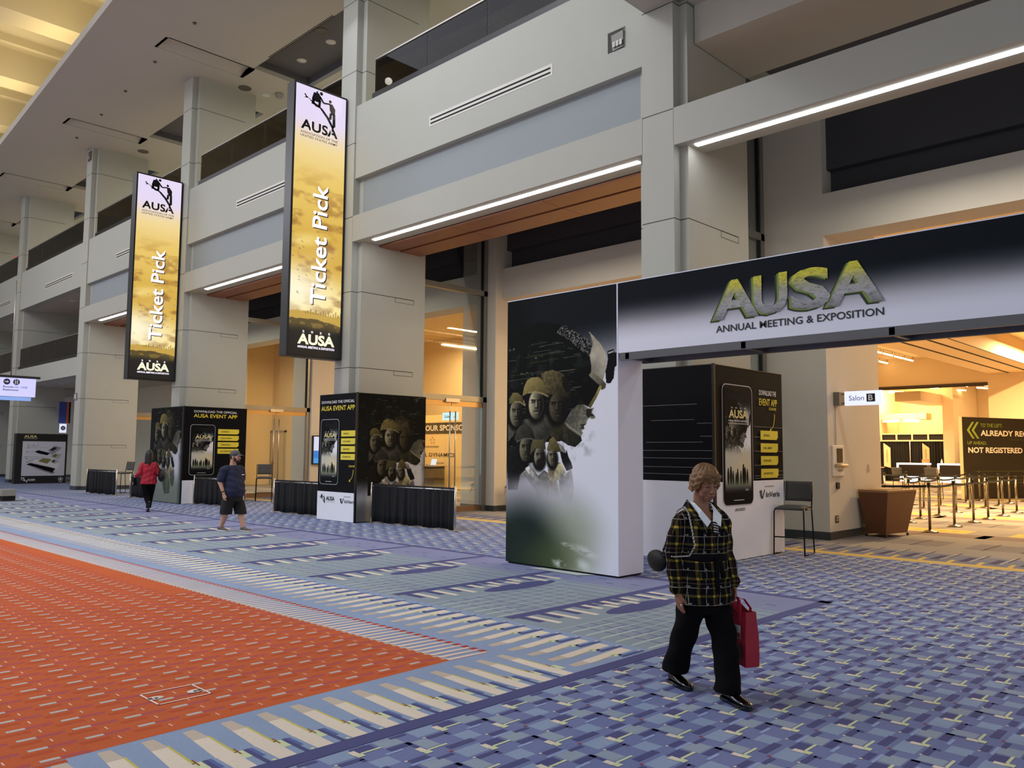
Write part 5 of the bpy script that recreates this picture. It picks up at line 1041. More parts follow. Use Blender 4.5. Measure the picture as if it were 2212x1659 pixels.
# map board
t = thing('map_board','black AUSA floor map board with an exploded hall plan, left of the far column','board',(-43,12.2,0))
ob = t; B0 = Vector((-43.0,11.30,0)); DB = Y_; 
part('cabinet', MB().box(-43.35,-43.0,11.05,13.25,.008,2.34), M('board_black',(18,20,18),.5), t)
def mapart(u,v):
    img = np.ones(u.shape+(3,))*np.array((206,206,212))/255.; w,h = 1.80,1.62
    S = lambda P: [(x*w,y*h) for x,y in P]
    def pl(P,c): 
        nonlocal img; img = mixc(img, inpoly(u,v,S(P)), c)
    pl([(.10,.30),(.20,.26),(.80,.10),(.74,.05)],(120,118,120)); pl([(.10,.33),(.20,.375),(.80,.21),(.74,.09)],(20,12,14)); pl([(.16,.44),(.26,.48),(.92,.34),(.84,.19),(.76,.23)],(224,222,220)); pl([(.16,.44),(.26,.48),(.30,.47),(.20,.42)],(160,158,156)); pl([(.38,.42),(.50,.52),(.70,.48),(.60,.35)],(128,124,72)); pl([(.66,.42),(.76,.48),(.88,.44),(.78,.34)],(176,174,172)); pl([(.70,.40),(.74,.46),(.80,.45),(.76,.38)],(60,58,66))
    pl([(.66,.56),(.80,.66),(.94,.62),(.86,.48)],(176,174,164)); pl([(.70,.57),(.78,.64),(.84,.60),(.78,.53)],(112,110,72)); pl([(.28,.70),(.38,.745),(.66,.66),(.60,.595),(.40,.64)],(14,14,20)); pl([(.60,.74),(.76,.88),(.94,.82),(.90,.78),(.70,.60)],(150,148,160)); pl([(.64,.75),(.74,.84),(.83,.82),(.72,.72)],(40,38,44))
    for y,x0,x1 in ((.815,.12,.6),(.70,.10,.28),(.55,.08,.5),(.50,.10,.62),(.41,.12,.2)): img = mixc(img, seg(u,v,x0*w,y*h,x1*w,y*h,.008), (150,150,152), .8); img = mixc(img, seg(u,v,x0*w-.02,y*h-.01,x0*w+.06,y*h-.01,.02), (110,110,112), .7)
    for x in (.13,.25): img = mixc(img, seg(u,v,x*w,.87*h,x*w,.93*h,.012), (70,70,70))
    for a,b in (((.11,.86),(.36,.86)),((.11,.95),(.36,.95)),((.36,.86),(.36,.95))): img = mixc(img, seg(u,v,a[0]*w,a[1]*h,b[0]*w,b[1]*h,.006), (120,120,120))
    return img
painted('plan_print',(-42.995,11.33,.36),(0,1.84,0),(0,0,1.62),120,110,mapart,mPRINT,t)
text('board_lettering','AUSA',(-42.996,11.37,2.14),Y_,Zv,.55,.13,M('letters_pale_gold',(214,204,140),.5),t,bold=.03,lift=.004); text('board_lettering','ANNUAL MEETING & EXPOSITION',(-42.996,11.37,2.09),Y_,Zv,.55,.022,mTXTW,t,lift=.004)
text('board_lettering','75',(-42.996,11.32,.16),Y_,Zv,.17,.13,mTXTW,t,bold=.02,lift=.004); text('board_lettering','AUSA',(-42.996,11.60,.13),Y_,Zv,.34,.10,mTXTW,t,bold=.03,lift=.004)
lg = MB(); logo_climbers(lg,(-42.996,11.40,.05),Y_,Zv,.2,.14); part('climber_logo', lg, mTXTW, t)
em = MB(); cy0,cz0 = 13.02,.19
em.add([(-42.990,cy0+(.075 if i%2==0 else .032)*math.sin(i*math.pi/5),cz0+(.075 if i%2==0 else .032)*math.cos(i*math.pi/5)) for i in range(10)],[tuple(range(10))])
for i in range(20):
    if i%4==3: continue
    a0,a1 = i*math.pi/10,(i+1)*math.pi/10
    em.quad(*[(-42.990,cy0+q*math.cos(a),cz0+q*math.sin(a)) for q,a in ((.09,a0),(.108,a0),(.108,a1),(.09,a1))])
em.box(-42.992,-42.990,cy0-.06,cy0+.06,.05,.06); part('star_emblem', em, mTXTW, t)
# restroom blade, banner strip, sign plate, switch marks
t = thing('blade_sign','small white blade sign with a navy restroom symbol, above the map board','sign',(-43.6,13.8,2.6)); part('lit_panel', MB().box(-43.66,-43.6,13.05,13.35,2.42,2.86), M('sign_white',(220,226,244),.4,emit=.6,ecol=(220,228,250)), t)
pc = MB(); disc(pc,-43.594,13.2,2.65,.11); part('round_pictogram', pc, mNV, t); pw = MB()
for yy in (13.165,13.235): pw.quad((-43.590,yy-.02,2.58),(-43.590,yy+.02,2.58),(-43.590,yy+.02,2.71),(-43.590,yy-.02,2.71))
part('pictogram_mark', pw, mTXTW, t)
t = thing('wall_banner','narrow blue banner with an orange edge on the far lobby wall','banner',(-43.8,13.3,3.4)); part('cloth', MB().box(-43.86,-43.8,13.05,13.38,2.9,3.95), M('banner_blue',(58,74,150),.7), t); part('orange_edge', MB().box(-43.86,-43.79,13.38,13.48,2.9,3.95), M('banner_orange',(190,96,60),.7), t); part('dark_edge', MB().box(-43.86,-43.79,13.48,13.56,2.9,3.95), mBLACKM, t)
t = thing('sign_plate','small grey sign plate with a pictogram on the far column','sign',(-35.8,YF,3.72)); part('plate', MB().box(-35.93,-35.62,YF-.03,YF,3.62,3.9), M('plate_grey',(120,108,112),.5), t); g = MB().box(-35.86,-35.68,YF-.034,YF-.03,3.8,3.84).box(-35.86,-35.82,YF-.034,YF-.03,3.68,3.8).box(-35.75,-35.70,YF-.034,YF-.03,3.66,3.78); part('pictogram_mark', g, mTXTW, t)
# escalator end
t = thing('escalator','end of an escalator with black handrail at the left edge of the photo','escalator',(-30,7.2,0))
hr = MB(); pts=[(-36,6.9,.98),(-30.2,6.9,.98)]+[(-30.2+.45*math.sin(a),6.9,.53+.45*math.cos(a)) for a in [math.pi*k/10 for k in range(1,11)]]+[(-31.5,6.9,.08)]
hr.tube(pts,.055,8); part('handrail', hr, mBLACK, t); part('glass_balustrade', MB().box(-36,-30.2,6.89,6.91,.2,.93), mGLASS, t); part('skirt_panel', MB().box(-36,-29.6,6.8,7.0,.008,.2), mSTEEL, t)
part('newel_box', MB().box(-29.7,-29.2,7.2,7.6,.16,.36), M('box_grey',(150,148,140),.5), t); part('newel_base', MB().box(-29.68,-29.22,7.22,7.58,.008,.16), mBLACKM, t); part('foot_plate', MB().box(-31,-29.0,6.5,7.7,.006,.012), M('plate_steel',(130,130,128),.4,metal=.6), t)
# mezzanine furnishing
mLG = M('leaf_bright',(96,132,34),.5,noise=.25); mLD = M('leaf_mid',(58,92,34),.5,noise=.25)
def planter(label,x,y,z,s,m):
    t = thing('potted_plant',label,'plant',(x,y,z),'mezzanine plants'); part('pot', MB().lathe([(.2,0),(.28,.5),(.24,.5),(.22,.42)],(x,y,z),n=14), M('pot_grey',(90,90,88),.6), t); f = MB()
    f.tube([(x,y,z+.4),(x,y,z+1.1*s)],.03,6)
    for k in range(22):
        a = k*2.4; el = .25+.8*((k*5)%7)/7; L = (.55+.3*((k*3)%5)/5)*s; d = Vector((math.cos(a)*math.cos(el),math.sin(a)*math.cos(el),math.sin(el))); p = Vector((x,y,z+(.9+.3*(k%3))*s)); sd = Vector((-math.sin(a),math.cos(a),0))*.14*s; q = p+d*L*.55+Vector((0,0,.02)); e = p+d*L-Vector((0,0,.18*s)); f.add([p,q+sd,e,q-sd],[(0,1,2,3)],0,True)
    part('foliage', f, m, t)
planter('bright green leafy plant on the mezzanine behind the glass railing',-41.7,14.3,5.4,1.15,mLG); planter('darker green leafy plant on the mezzanine beside the column',-39.6,14.0,5.4,1.2,mLD)
t = thing('lounge_chair','dark blue swivel lounge chair on the mezzanine behind the railing','chair',(-41.6,12.6,5.4)); part('shell', MB().ell((-41.6,12.6,6.15),(.42,.4,.36)), M('chair_slate',(52,66,84),.5), t); part('pedestal', MB().tube([(-41.6,12.6,5.42),(-41.6,12.6,5.9)],.05,8).lathe([(.28,.01),(.26,.04),(.05,.06)],(-41.6,12.6,5.4),n=14), mSTEEL, t)
t = thing('lounge_sofa','low royal blue sofa on the mezzanine behind the railing','sofa',(-43.6,12.5,5.4)); part('seat', MB().box(-44.3,-42.2,12.1,12.9,5.42,5.82), M('sofa_blue',(40,44,120),.7), t, bevel=.05); part('backrest', MB().box(-44.3,-42.2,12.75,12.95,5.82,6.2), M('sofa_blue',(40,44,120),.7), t, bevel=.05)
t = thing('exit_sign','small red EXIT sign on the upper storey at the left edge','sign',(-54,13.2,12.2)); part('box', MB().box(-54.3,-53.7,13.2,13.26,12.5,12.9), M('exit_dim',(220,40,50),.4,emit=.6,ecol=(230,40,50)), t); text('lettering','EXIT',(-54.24,13.2,12.58),X_,Zv,.48,.24,mTXTW,t,bold=.02,lift=.004)
t = thing('lit_window_screen','pale lilac lit screen on the upper storey at the left edge','screen',(-56,13.8,11)); part('screen', MB().box(-57,-54.6,14.0,14.05,11.1,12.7), M('screen_lilac',(170,168,220),.4,emit=.5,ecol=(172,170,230)), t)
# floor sticker
t = thing('floor_sticker','white outlined floor sticker with two oval emblems on the orange carpet','sticker',(-5.58,2.48,.008)); g = MB(); zz = .0065
for a,b in (((-5.734,2.298),(-5.727,2.652)),((-5.727,2.652),(-5.434,2.655)),((-5.434,2.655),(-5.43,2.301)),((-5.43,2.301),(-5.734,2.298))):
    d = Vector((b[0]-a[0],b[1]-a[1],0)).normalized()*.006; n_ = Vector((-d.y,d.x,0)); p0,p1 = Vector((*a,zz))-d,Vector((*b,zz))+d; g.hexa([p0-n_,p1-n_,p1+n_,p0+n_],[v+Vector((0,0,.001)) for v in (p0-n_,p1-n_,p1+n_,p0+n_)])
part('outline', g, M('sticker_white',(250,226,214),.6), t)
for cx_,cy_,s in ((-5.585,2.345,1),(-5.56,2.60,-1)):
    e_ = MB(); e_.lathe([(.04,0),(.04,.001)],(0,0,0),n=20); e_.v = [(cx_+x*1.0,cy_+y*1.35,zz+z) for x,y,z in e_.v]; em_ = part('oval_emblem', e_, M('emblem_cream',(226,214,200),.6), t)
    k_ = MB().box(cx_-.02,cx_+.015,cy_-s*.02,cy_-s*.048,zz+.001,zz+.0015).box(cx_-.01,cx_+.02,cy_-.01,cy_+.012,zz+.001,zz+.0015); part('emblem_mark', k_, mTXTK, em_)
# ================================================================= PEOPLE
def capsule(mb,p0,p1,r0,r1,n=14,sx=1.,sy=1.):
    p0,p1 = Vector(p0),Vector(p1); t = (p1-p0).normalized(); a = Vector((0,1,0)) if abs(t.y)<.9 else Vector((1,0,0)); x = (a-t*a.dot(t)).normalized(); y = t.cross(x); rings=[]
    def ring(c,r): rings.append([c+(x*math.cos(2*math.pi*k/n)*sx+y*math.sin(2*math.pi*k/n)*sy)*r for k in range(n)])
    for i in range(1,5): q = math.pi/2*i/4; ring(p0-t*r0*math.cos(q),max(r0*math.sin(q),.0005))
    for i in range(4): q = math.pi/2*i/4; ring(p1+t*r1*math.sin(q),max(r1*math.cos(q),.0005))
    mb.loft(rings)
def chain(mb,pts,rs,**k):
    for i in range(len(pts)-1): capsule(mb,pts[i],pts[i+1],rs[i],rs[i+1],**k)
def ring(c,rx,ry,n=20,tilt=0.,p=2.3,rz=0.):
    c = Vector(c); o=[]
    for k in range(n):
        a = 2*math.pi*k/n; ca,sa = math.cos(a),math.sin(a); x = rx*math.copysign(abs(ca)**(2/p),ca); y = ry*math.copysign(abs(sa)**(2/p),sa)
        o.append(c+Vector((x*math.cos(rz)-y*math.sin(rz),x*math.sin(rz)+y*math.cos(rz),y*tilt)))
    return o
def remesh(name,mb,vox,mats,parent,smooth=2,push=None):
    me = mb.mesh(name,mats); ob = bpy.data.objects.new(name,me); C.objects.link(ob)
    m = ob.modifiers.new('r','REMESH'); m.mode='VOXEL'; m.voxel_size=vox; m.use_smooth_shade=True
    if smooth: s = ob.modifiers.new('s','SMOOTH'); s.factor=.5; s.iterations=smooth
    dg = bpy.context.evaluated_depsgraph_get(); new = bpy.data.meshes.new_from_object(ob.evaluated_get(dg)); bpy.data.objects.remove(ob); bpy.data.meshes.remove(me); new.name=name
    if push is not None:
        for v in new.vertices: v.co = push(v.co)
    return link(name,new,parent)
def plain(name,mb,mats,parent,sub=0):
    o = link(name,mb.mesh(name,mats),parent)
    if sub: s=o.modifiers.new('s','SUBSURF'); s.levels=sub; s.render_levels=sub
    return o
def hand(mb,wrist,dirv,side,palmn,L=.165,curl=.5):
    """palm + five separate fingers; dirv: towards the fingertips, side: towards the thumb, palmn: out of the palm"""
    w,d,s,n = Vector(wrist),Vector(dirv).normalized(),Vector(side).normalized(),Vector(palmn).normalized(); u = L/.18
    chain(mb,[w-d*.02,w+d*.02],[.026*u,.026*u]); 
    for q in (-.024,-.008,.008,.024): capsule(mb,w+d*.02*u+s*q*.8*u,w+d*.085*u+s*q*1.05*u,.015*u,.0115*u,n=10)
    for q,l in ((.028,.068),(.0095,.078),(-.009,.072),(-.027,.056)):
        b = w+d*.088*u+s*q*u; p = b; dd = d; ln = l*u
        for j,(f,c) in enumerate(((.45,.35),(.32,.6),(.23,.5))):
            dd = (dd+n*c*curl*1.3).normalized(); e = p+dd*ln*f; capsule(mb,p,e,(.0088-.0008*j)*u,(.0082-.0010*j)*u,n=10); p = e
    b = w+d*.03*u+s*.028*u; m_ = b+(d*.75+s*.65+n*.15).normalized()*.036*u; e = m_+(d*.95+s*.15+n*.35).normalized()*.03*u
    chain(mb,[b,m_,e],[.0115*u,.010*u,.0078*u],n=10)
def head_parts(mb,M4,jaw=1.):
    """head in its own frame: origin at skull base centre, faces -Y; M4 places it"""
    h = MB(); E = h.ell
    E((0,.012,.085),(.074,.092,.088),20,14); E((0,-.030,.030),(.058,.060,.085),18,12); E((0,-.052,-.035),(.034*jaw,.030,.030),14,10); E((0,-.030,-.015),(.050*jaw,.045,.045),16,10)
    for s in (-1,1):
        E((s*.036,-.062,.018),(.022,.020,.024),12,8); E((s*.030,-.080,.074),(.026,.012,.009),12,8); E((s*.075,.010,.028),(.010,.018,.032),10,8); capsule(h,(s*.078,.018,.05),(s*.074,.0,.0),.008,.008,n=8)
        E((s*.031,-.076,.052),(.0165,.012,.012),12,8); E((s*.012,-.101,.008),(.010,.010,.009),10,6); E((s*.042,-.032,-.008),(.018,.032,.034),12,8)
    chain(h,[(0,-.086,.070),(0,-.100,.035),(0,-.110,.012)],[.009,.0105,.0125],n=12); E((0,-.082,-.016),(.024,.014,.016),12,8)
    capsule(h,(-.02,-.088,-.0205),(.02,-.088,-.0205),.0065,.0065,n=8); capsule(h,(-.016,-.086,-.0315),(.016,-.086,-.0315),.008,.008,n=8)
    h.v = [tuple(M4 @ Vector(p)) for p in h.v]; mb.add(h.v,h.f,0,True)
def face_bits(parent,M4,skin_dark,browc,lipc,lids=False):
    b = MB(); 
    for s in (-1,1): b.tube([M4@Vector((s*.012,-.094,.075)),M4@Vector((s*.03,-.0925,.083)),M4@Vector((s*.05,-.078,.078))],[.004,.0045,.002],6)
    plain('eyebrows',b,browc,parent)
    e = MB(); 
    for s in (-1,1):
        if lids: e.tube([M4@Vector((s*.018,-.0885,.050)),M4@Vector((s*.031,-.0905,.0445)),M4@Vector((s*.044,-.083,.050))],[.0025,.0032,.0018],6)
        else:
            q = MB(); q.ell((s*.031,-.0835,.052),(.0115,.006,.0055),12,8); e.add([M4@Vector(p) for p in q.v],q.f,0,True); q = MB(); q.ell((s*.031,-.0885,.052),(.0048,.0028,.005),10,6); e.add([M4@Vector(p) for p in q.v],q.f,1,True)
    plain('eyes',e,[skin_dark,M('pupil',(20,14,10),.2)] if lids else [M('eye_white',(216,208,200),.3),M('pupil',(20,14,10),.2)],parent)
    l = MB(); l.tube([M4@Vector((-.026,-.082,-.026)),M4@Vector((-.012,-.0955,-.0245)),M4@Vector((0,-.097,-.0258)),M4@Vector((.012,-.0955,-.0245)),M4@Vector((.026,-.082,-.026))],[.002,.0045,.0045,.0045,.002],8); plain('lips',l,lipc,parent)
def plaid_mat():
    m = M('plaid_wool',(15,15,19),1.,noise=.3,ns=90,bump=.25,spec=.1); nt = m.node_tree; b = nt.nodes['Principled BSDF']; src = b.inputs['Base Color'].links[0].from_socket
    tc = _n(nt,'ShaderNodeTexCoord'); sx = _n(nt,'ShaderNodeSeparateXYZ'); nt.links.new(tc.outputs['Object'],sx.inputs[0])
    sn = _n(nt,'ShaderNodeSeparateXYZ'); nt.links.new(tc.outputs['Normal'],sn.inputs[0])
    ax = _n(nt,'ShaderNodeMath',operation='ABSOLUTE'); nt.links.new(sn.outputs[0],ax.inputs[0]); ay = _n(nt,'ShaderNodeMath',operation='ABSOLUTE'); nt.links.new(sn.outputs[1],ay.inputs[0])
    gt = _n(nt,'ShaderNodeMath',operation='GREATER_THAN'); nt.links.new(ax.outputs[0],gt.inputs[0]); mlt = _n(nt,'ShaderNodeMath',operation='MULTIPLY'); nt.links.new(ay.outputs[0],mlt.inputs[0]); mlt.inputs[1].default_value=1.6; nt.links.new(mlt.outputs[0],gt.inputs[1])
    uu = _n(nt,'ShaderNodeMix',data_type='FLOAT'); nt.links.new(gt.outputs[0],uu.inputs[0]); nt.links.new(sx.outputs[0],uu.inputs[2]); nt.links.new(sx.outputs[1],uu.inputs[3])
    def band(sock,off,per,wd):
        a = _n(nt,'ShaderNodeMath',operation='ADD'); a.inputs[1].default_value=10+off; nt.links.new(sock,a.inputs[0]); d = _n(nt,'ShaderNodeMath',operation='MODULO'); d.inputs[1].default_value=per; nt.links.new(a.outputs[0],d.inputs[0]); l = _n(nt,'ShaderNodeMath',operation='LESS_THAN'); l.inputs[1].default_value=wd; nt.links.new(d.outputs[0],l.inputs[0]); return l.outputs[0]
    cur = src
    def over(mask,col,f):
        nonlocal cur
        k = _n(nt,'ShaderNodeMath',operation='MULTIPLY'); k.inputs[1].default_value=f; nt.links.new(mask,k.inputs[0]); x = _n(nt,'ShaderNodeMix',data_type='RGBA'); nt.links.new(k.outputs[0],x.inputs[0]); nt.links.new(cur,x.inputs[6]); x.inputs[7].default_value=(*L3(col),1); cur = x.outputs[2]
    U,Z = uu.outputs[0],sx.outputs[2]
    nzz = _n(nt,'ShaderNodeTexNoise'); nzz.inputs['Scale'].default_value = 22; nt.links.new(tc.outputs['Object'],nzz.inputs['Vector']); rr = _n(nt,'ShaderNodeMapRange'); rr.inputs[1].default_value=.35; rr.inputs[2].default_value=.62; rr.inputs[3].default_value=.25; nt.links.new(nzz.outputs[0],rr.inputs[0])
    def brk(x):
        k = _n(nt,'ShaderNodeMath',operation='MULTIPLY'); nt.links.new(x,k.inputs[0]); nt.links.new(rr.outputs[0],k.inputs[1]); return k.outputs[0]
    over(band(U,.0,.105,.018),(104,92,40),.42); over(band(Z,.02,.115,.016),(104,92,40),.42)
    over(brk(band(U,.05,.105,.0042)),(196,188,176),.55); over(brk(band(Z,.075,.115,.0042)),(196,188,176),.55)
    over(brk(band(U,.075,.21,.0035)),(170,96,76),.4); over(brk(band(Z,.045,.23,.0035)),(176,140,130),.4)
    mm = _n(nt,'ShaderNodeMath',operation='MULTIPLY'); nt.links.new(band(U,.0,.105,.018),mm.inputs[0]); nt.links.new(band(Z,.02,.115,.016),mm.inputs[1]); over(mm.outputs[0],(190,166,60),.7)
    m2 = _n(nt,'ShaderNodeMath',operation='MULTIPLY'); nt.links.new(band(U,.045,.105,.012),m2.inputs[0]); nt.links.new(band(Z,.07,.115,.012),m2.inputs[1]); over(m2.outputs[0],(200,192,180),.35)
    nt.links.new(cur,b.inputs['Base Color']); return m
mBLKCL = M('black_trousers',(7,7,9),.95,noise=.2,ns=40,spec=.15); mPAT = M('patent_leather',(8,8,9),.08,coat=.6); mSHIRT = M('white_shirt',(230,236,240),.7)
# ---- woman in the plaid coat
Wn = thing('person','woman in a dark plaid belted coat and black trousers walking with a red bag','person',(-3.08,5.09,.0075),rz=R(64))
skW = M('skin_brown',(136,92,66),.5,noise=.12,ns=30); 
Hm = Matrix.Translation((.0,-.035,1.395)) @ Matrix.Rotation(R(-4),4,'Z') @ Matrix.Rotation(R(-17),4,'X').inverted()
Hm = Matrix.Translation((.0,-.035,1.39)) @ Matrix.Rotation(R(-4),4,'Z') @ Matrix.Rotation(R(10),4,'X') @ Matrix.Scale(.98,4)
b = MB(); head_parts(b,Hm,.95)
chain(b,[(0,.012,1.40),(0,.02,1.30),(0,.01,1.18)],[.052,.054,.07]); capsule(b,(0,.01,1.17),(0,.0,.85),.10,.10); 
chain(b,[(-.09,0,1.16),(-.155,.012,1.145),(-.220,.045,.955),(-.212,-.005,.715)],[.045,.038,.036,.026]); chain(b,[(.09,0,1.16),(.150,.012,1.145),(.202,.035,.955),(.212,-.045,.745)],[.045,.038,.036,.026])
capsule(b,(-.09,.0,.80),(-.10,.06,.42),.07,.05); capsule(b,(.09,.0,.80),(.075,-.10,.40),.07,.05); chain(b,[(-.10,.06,.42),(-.075,.26,.10)],[.045,.035]); chain(b,[(.075,-.10,.40),(.055,-.20,.08)],[.045,.035])
hand(b,(-.211,-.01,.705),(.03,-.16,-1),(.25,-1,-.15),(.9,.25,.1),.165,.32); hand(b,(.212,-.05,.735),(0,-.12,-1),(-.25,-1,.1),(-.9,.25,0),.165,1.0)
body = remesh('body',b,.0042,skW,Wn,2)
face_bits(body,Hm,M('lid_dark',(62,38,28),.5),M('brow_brown',(74,50,36),.8),M('lip_brown',(112,62,56),.45),True)
# hair: short waved cap
mHAIR = M('hair_auburn',(122,88,50),.5,noise=.5,ns=34,bump=.5); h = MB(); q = MB()
q.ell((0,.020,.108),(.090,.106,.090),28,16); q.ell((0,.068,.050),(.080,.062,.088),22,14); q.ell((-.012,-.056,.132),(.074,.042,.040),22,12); q.ell((.040,-.062,.112),(.046,.030,.030),16,10); q.ell((-.052,-.040,.108),(.040,.040,.040),16,10)
for s in (-1,1):
    q.ell((s*.074,.020,.070),(.030,.070,.058),18,12); q.ell((s*.078,-.022,.060),(.022,.030,.044),14,10); q.ell((s*.072,.045,.020),(.028,.045,.034),14,10)
def wave(v):
    l = Hm.inverted() @ v; d = Vector((l.x,l.y-.02,l.z-.06)); a = math.atan2(l.x,l.y-.02); k = max(0,min(1,(.17-l.z)/.08))
    return v+(Hm.to_3x3() @ d.normalized())*(.0045*k*math.sin(l.z*150+3*math.sin(a*3))+.003*math.sin(a*16+l.z*40))
h.add([Hm@Vector(p) for p in q.v],q.f,0,True); remesh('hair',h,.0042,mHAIR,Wn,3,wave)
er = MB(); er.ell(Hm@Vector((-.084,.004,-.008)),(.008,.008,.008),10,8); er.ell(Hm@Vector((.084,.004,-.008)),(.008,.008,.008),10,8); plain('earrings',er,M('pearl',(216,210,204),.2),Wn)
# shirt collar and scarf
c = MB()
for s in (-1,1):
    P = [Vector((s*.058,.060,1.312)),Vector((s*.066,-.005,1.305)),Vector((s*.050,-.062,1.262)),Vector((s*.008,-.118,1.185)),Vector((s*.054,-.142,1.150)),Vector((s*.092,-.096,1.222)),Vector((s*.098,-.01,1.272)),Vector((s*.078,.070,1.285))]
    c.add(P,[(0,1,6,7),(1,2,5,6),(2,3,4,5)] if s>0 else [(7,6,1,0),(6,5,2,1),(5,4,3,2)],0,False)
o = plain('shirt_collar',c,mSHIRT,Wn); sd = o.modifiers.new('t','SOLIDIFY'); sd.thickness=.006
sf = MB(); sf.loft([ring((0,-.005,1.12),.09,.118,n=20),ring((0,-.0,1.20),.072,.098,n=20,tilt=.3),ring((0,.012,1.262),.056,.066,n=20,tilt=.7)]); plain('shirt_front',sf,mSHIRT,Wn)
k_ = MB(); k_.ell((.004,-.140,1.155),(.026,.014,.030),12,8); k_.ell((.004,-.148,1.125),(.020,.012,.030),12,8); sc = plain('scarf_knot',k_,M('scarf_black',(16,16,18),.6),Wn)
s2_ = MB()
for i in range(4): s2_.tube([(-.014,-.1555-.001*i,1.172-.017*i),(.022,-.1555-.001*i,1.164-.017*i)],.0024,6)
plain('scarf_print',s2_,mTXTW,sc)
# coat
mPL = plaid_mat(); b = MB()
R_ = [((0,-.002,.615),.196,.158),((0,-.002,.70),.198,.156),((0,-.002,.80),.190,.148),((0,0,.88),.176,.136),((0,0,.935),.166,.128),((0,0,1.0),.178,.136),((0,0,1.08),.178,.142),((0,0,1.14),.178,.138),((0,.003,1.19),.162,.124,28,.15),((0,.008,1.222),.128,.108,28,.40),((0,.014,1.240),.100,.094,28,.62),((0,.018,1.250),.080,.080,28,.75)]
b.loft([ring(r[0],r[1],r[2],n=28,tilt=(r[4] if len(r)>3 else 0.)) for r in R_])
chain(b,[(-.125,.005,1.195),(-.165,.012,1.155),(-.200,.03,1.06),(-.222,.045,.96),(-.218,.02,.84),(-.212,-.005,.725)],[.070,.072,.066,.062,.058,.051]); chain(b,[(.125,.005,1.195),(.162,.012,1.155),(.188,.025,1.06),(.202,.035,.96),(.208,-.005,.85),(.212,-.042,.755)],[.070,.072,.064,.060,.055,.050])
def folds(v):
    a = .004*math.sin(v.z*46+v.x*20)+.003*math.sin(v.x*60+v.y*40+v.z*15); d = Vector((v.x,v.y,0)); 
    return v+(d.normalized()*a if d.length>.02 else Vector())
coat = remesh('coat',b,.006,mPL,Wn,3,folds)
cl = MB()
for s in (-1,1):
    P = [Vector((s*.072,.080,1.322)),Vector((s*.096,.0,1.298)),Vector((s*.092,-.075,1.240)),Vector((s*.030,-.156,1.105)),Vector((s*.098,-.156,1.118)),Vector((s*.140,-.105,1.205)),Vector((s*.138,.0,1.252)),Vector((s*.106,.088,1.268))]
    cl.add(P,[(0,1,6,7),(1,2,5,6),(2,3,4,5)] if s>0 else [(7,6,1,0),(6,5,2,1),(5,4,3,2)],0,False)
o = plain('coat_collar',cl,mPL,coat); sd=o.modifiers.new('t','SOLIDIFY'); sd.thickness=.012; sd.offset=0
bt = MB(); bt.loft([ring((0,0,z),.172+.004*q,.134+.004*q,n=32) for z,q in ((.910,0),(.918,1),(.955,1),(.963,0))]); bt.ell((.03,-.140,.935),(.030,.016,.026),14,10); bt.loft([ring(c_,.016,.006,n=12,p=3) for c_ in ((.022,-.150,.925),(.012,-.158,.85),(.008,-.164,.76),(.012,-.166,.71))]); bt.loft([ring(c_,.015,.006,n=12,p=3) for c_ in ((.040,-.148,.925),(.052,-.156,.86),(.060,-.160,.80))]); plain('belt',bt,M('belt_black',(12,12,14),.95,spec=.15),coat)
pf_ = MB()
for s in (-1,1): pf_.hexa([(s*.075-.05,-.158,.80),(s*.075+.05,-.158,.80),(s*.075+.05,-.145,.80),(s*.075-.05,-.145,.80)],[(s*.075-.05,-.152,.845),(s*.075+.05,-.152,.845),(s*.075+.05,-.138,.845),(s*.075-.05,-.138,.845)])
plain('pocket_flap',pf_,mPL,coat)
cf = MB(); cf.tube([(-.214,.0,.742),(-.211,-.008,.712)],[.055,.056],16); cf.tube([(.2125,-.035,.772),(.212,-.046,.742)],[.053,.054],16); plain('cuff',cf,mPL,coat)
# trousers
b = MB(); b.loft([ring((0,.0,.55),.165,.125,n=24),ring((0,0,.64),.175,.135,n=24),ring((0,0,.74),.165,.125,n=24)])
def leg(b,pts): b.loft([ring(c_,rx,ry,n=18,p=2.1) for c_,rx,ry in pts])
leg(b,[((-.072,.275,.085),.085,.115),((-.078,.235,.16),.082,.108),((-.092,.15,.30),.084,.098),((-.10,.07,.42),.088,.092),((-.098,.03,.52),.094,.104),((-.086,.0,.62),.098,.118)])
leg(b,[((.058,-.185,.055),.082,.105),((.060,-.19,.13),.078,.098),((.068,-.16,.27),.080,.092),((.078,-.12,.40),.086,.094),((.086,-.06,.50),.094,.106),((.088,-.01,.60),.098,.118)])
def fold2(v): return v+Vector((.004*math.sin(v.z*38+v.y*18),.005*math.sin(v.z*31+v.x*25),0))
remesh('trousers',b,.007,mBLKCL,Wn,2,fold2)
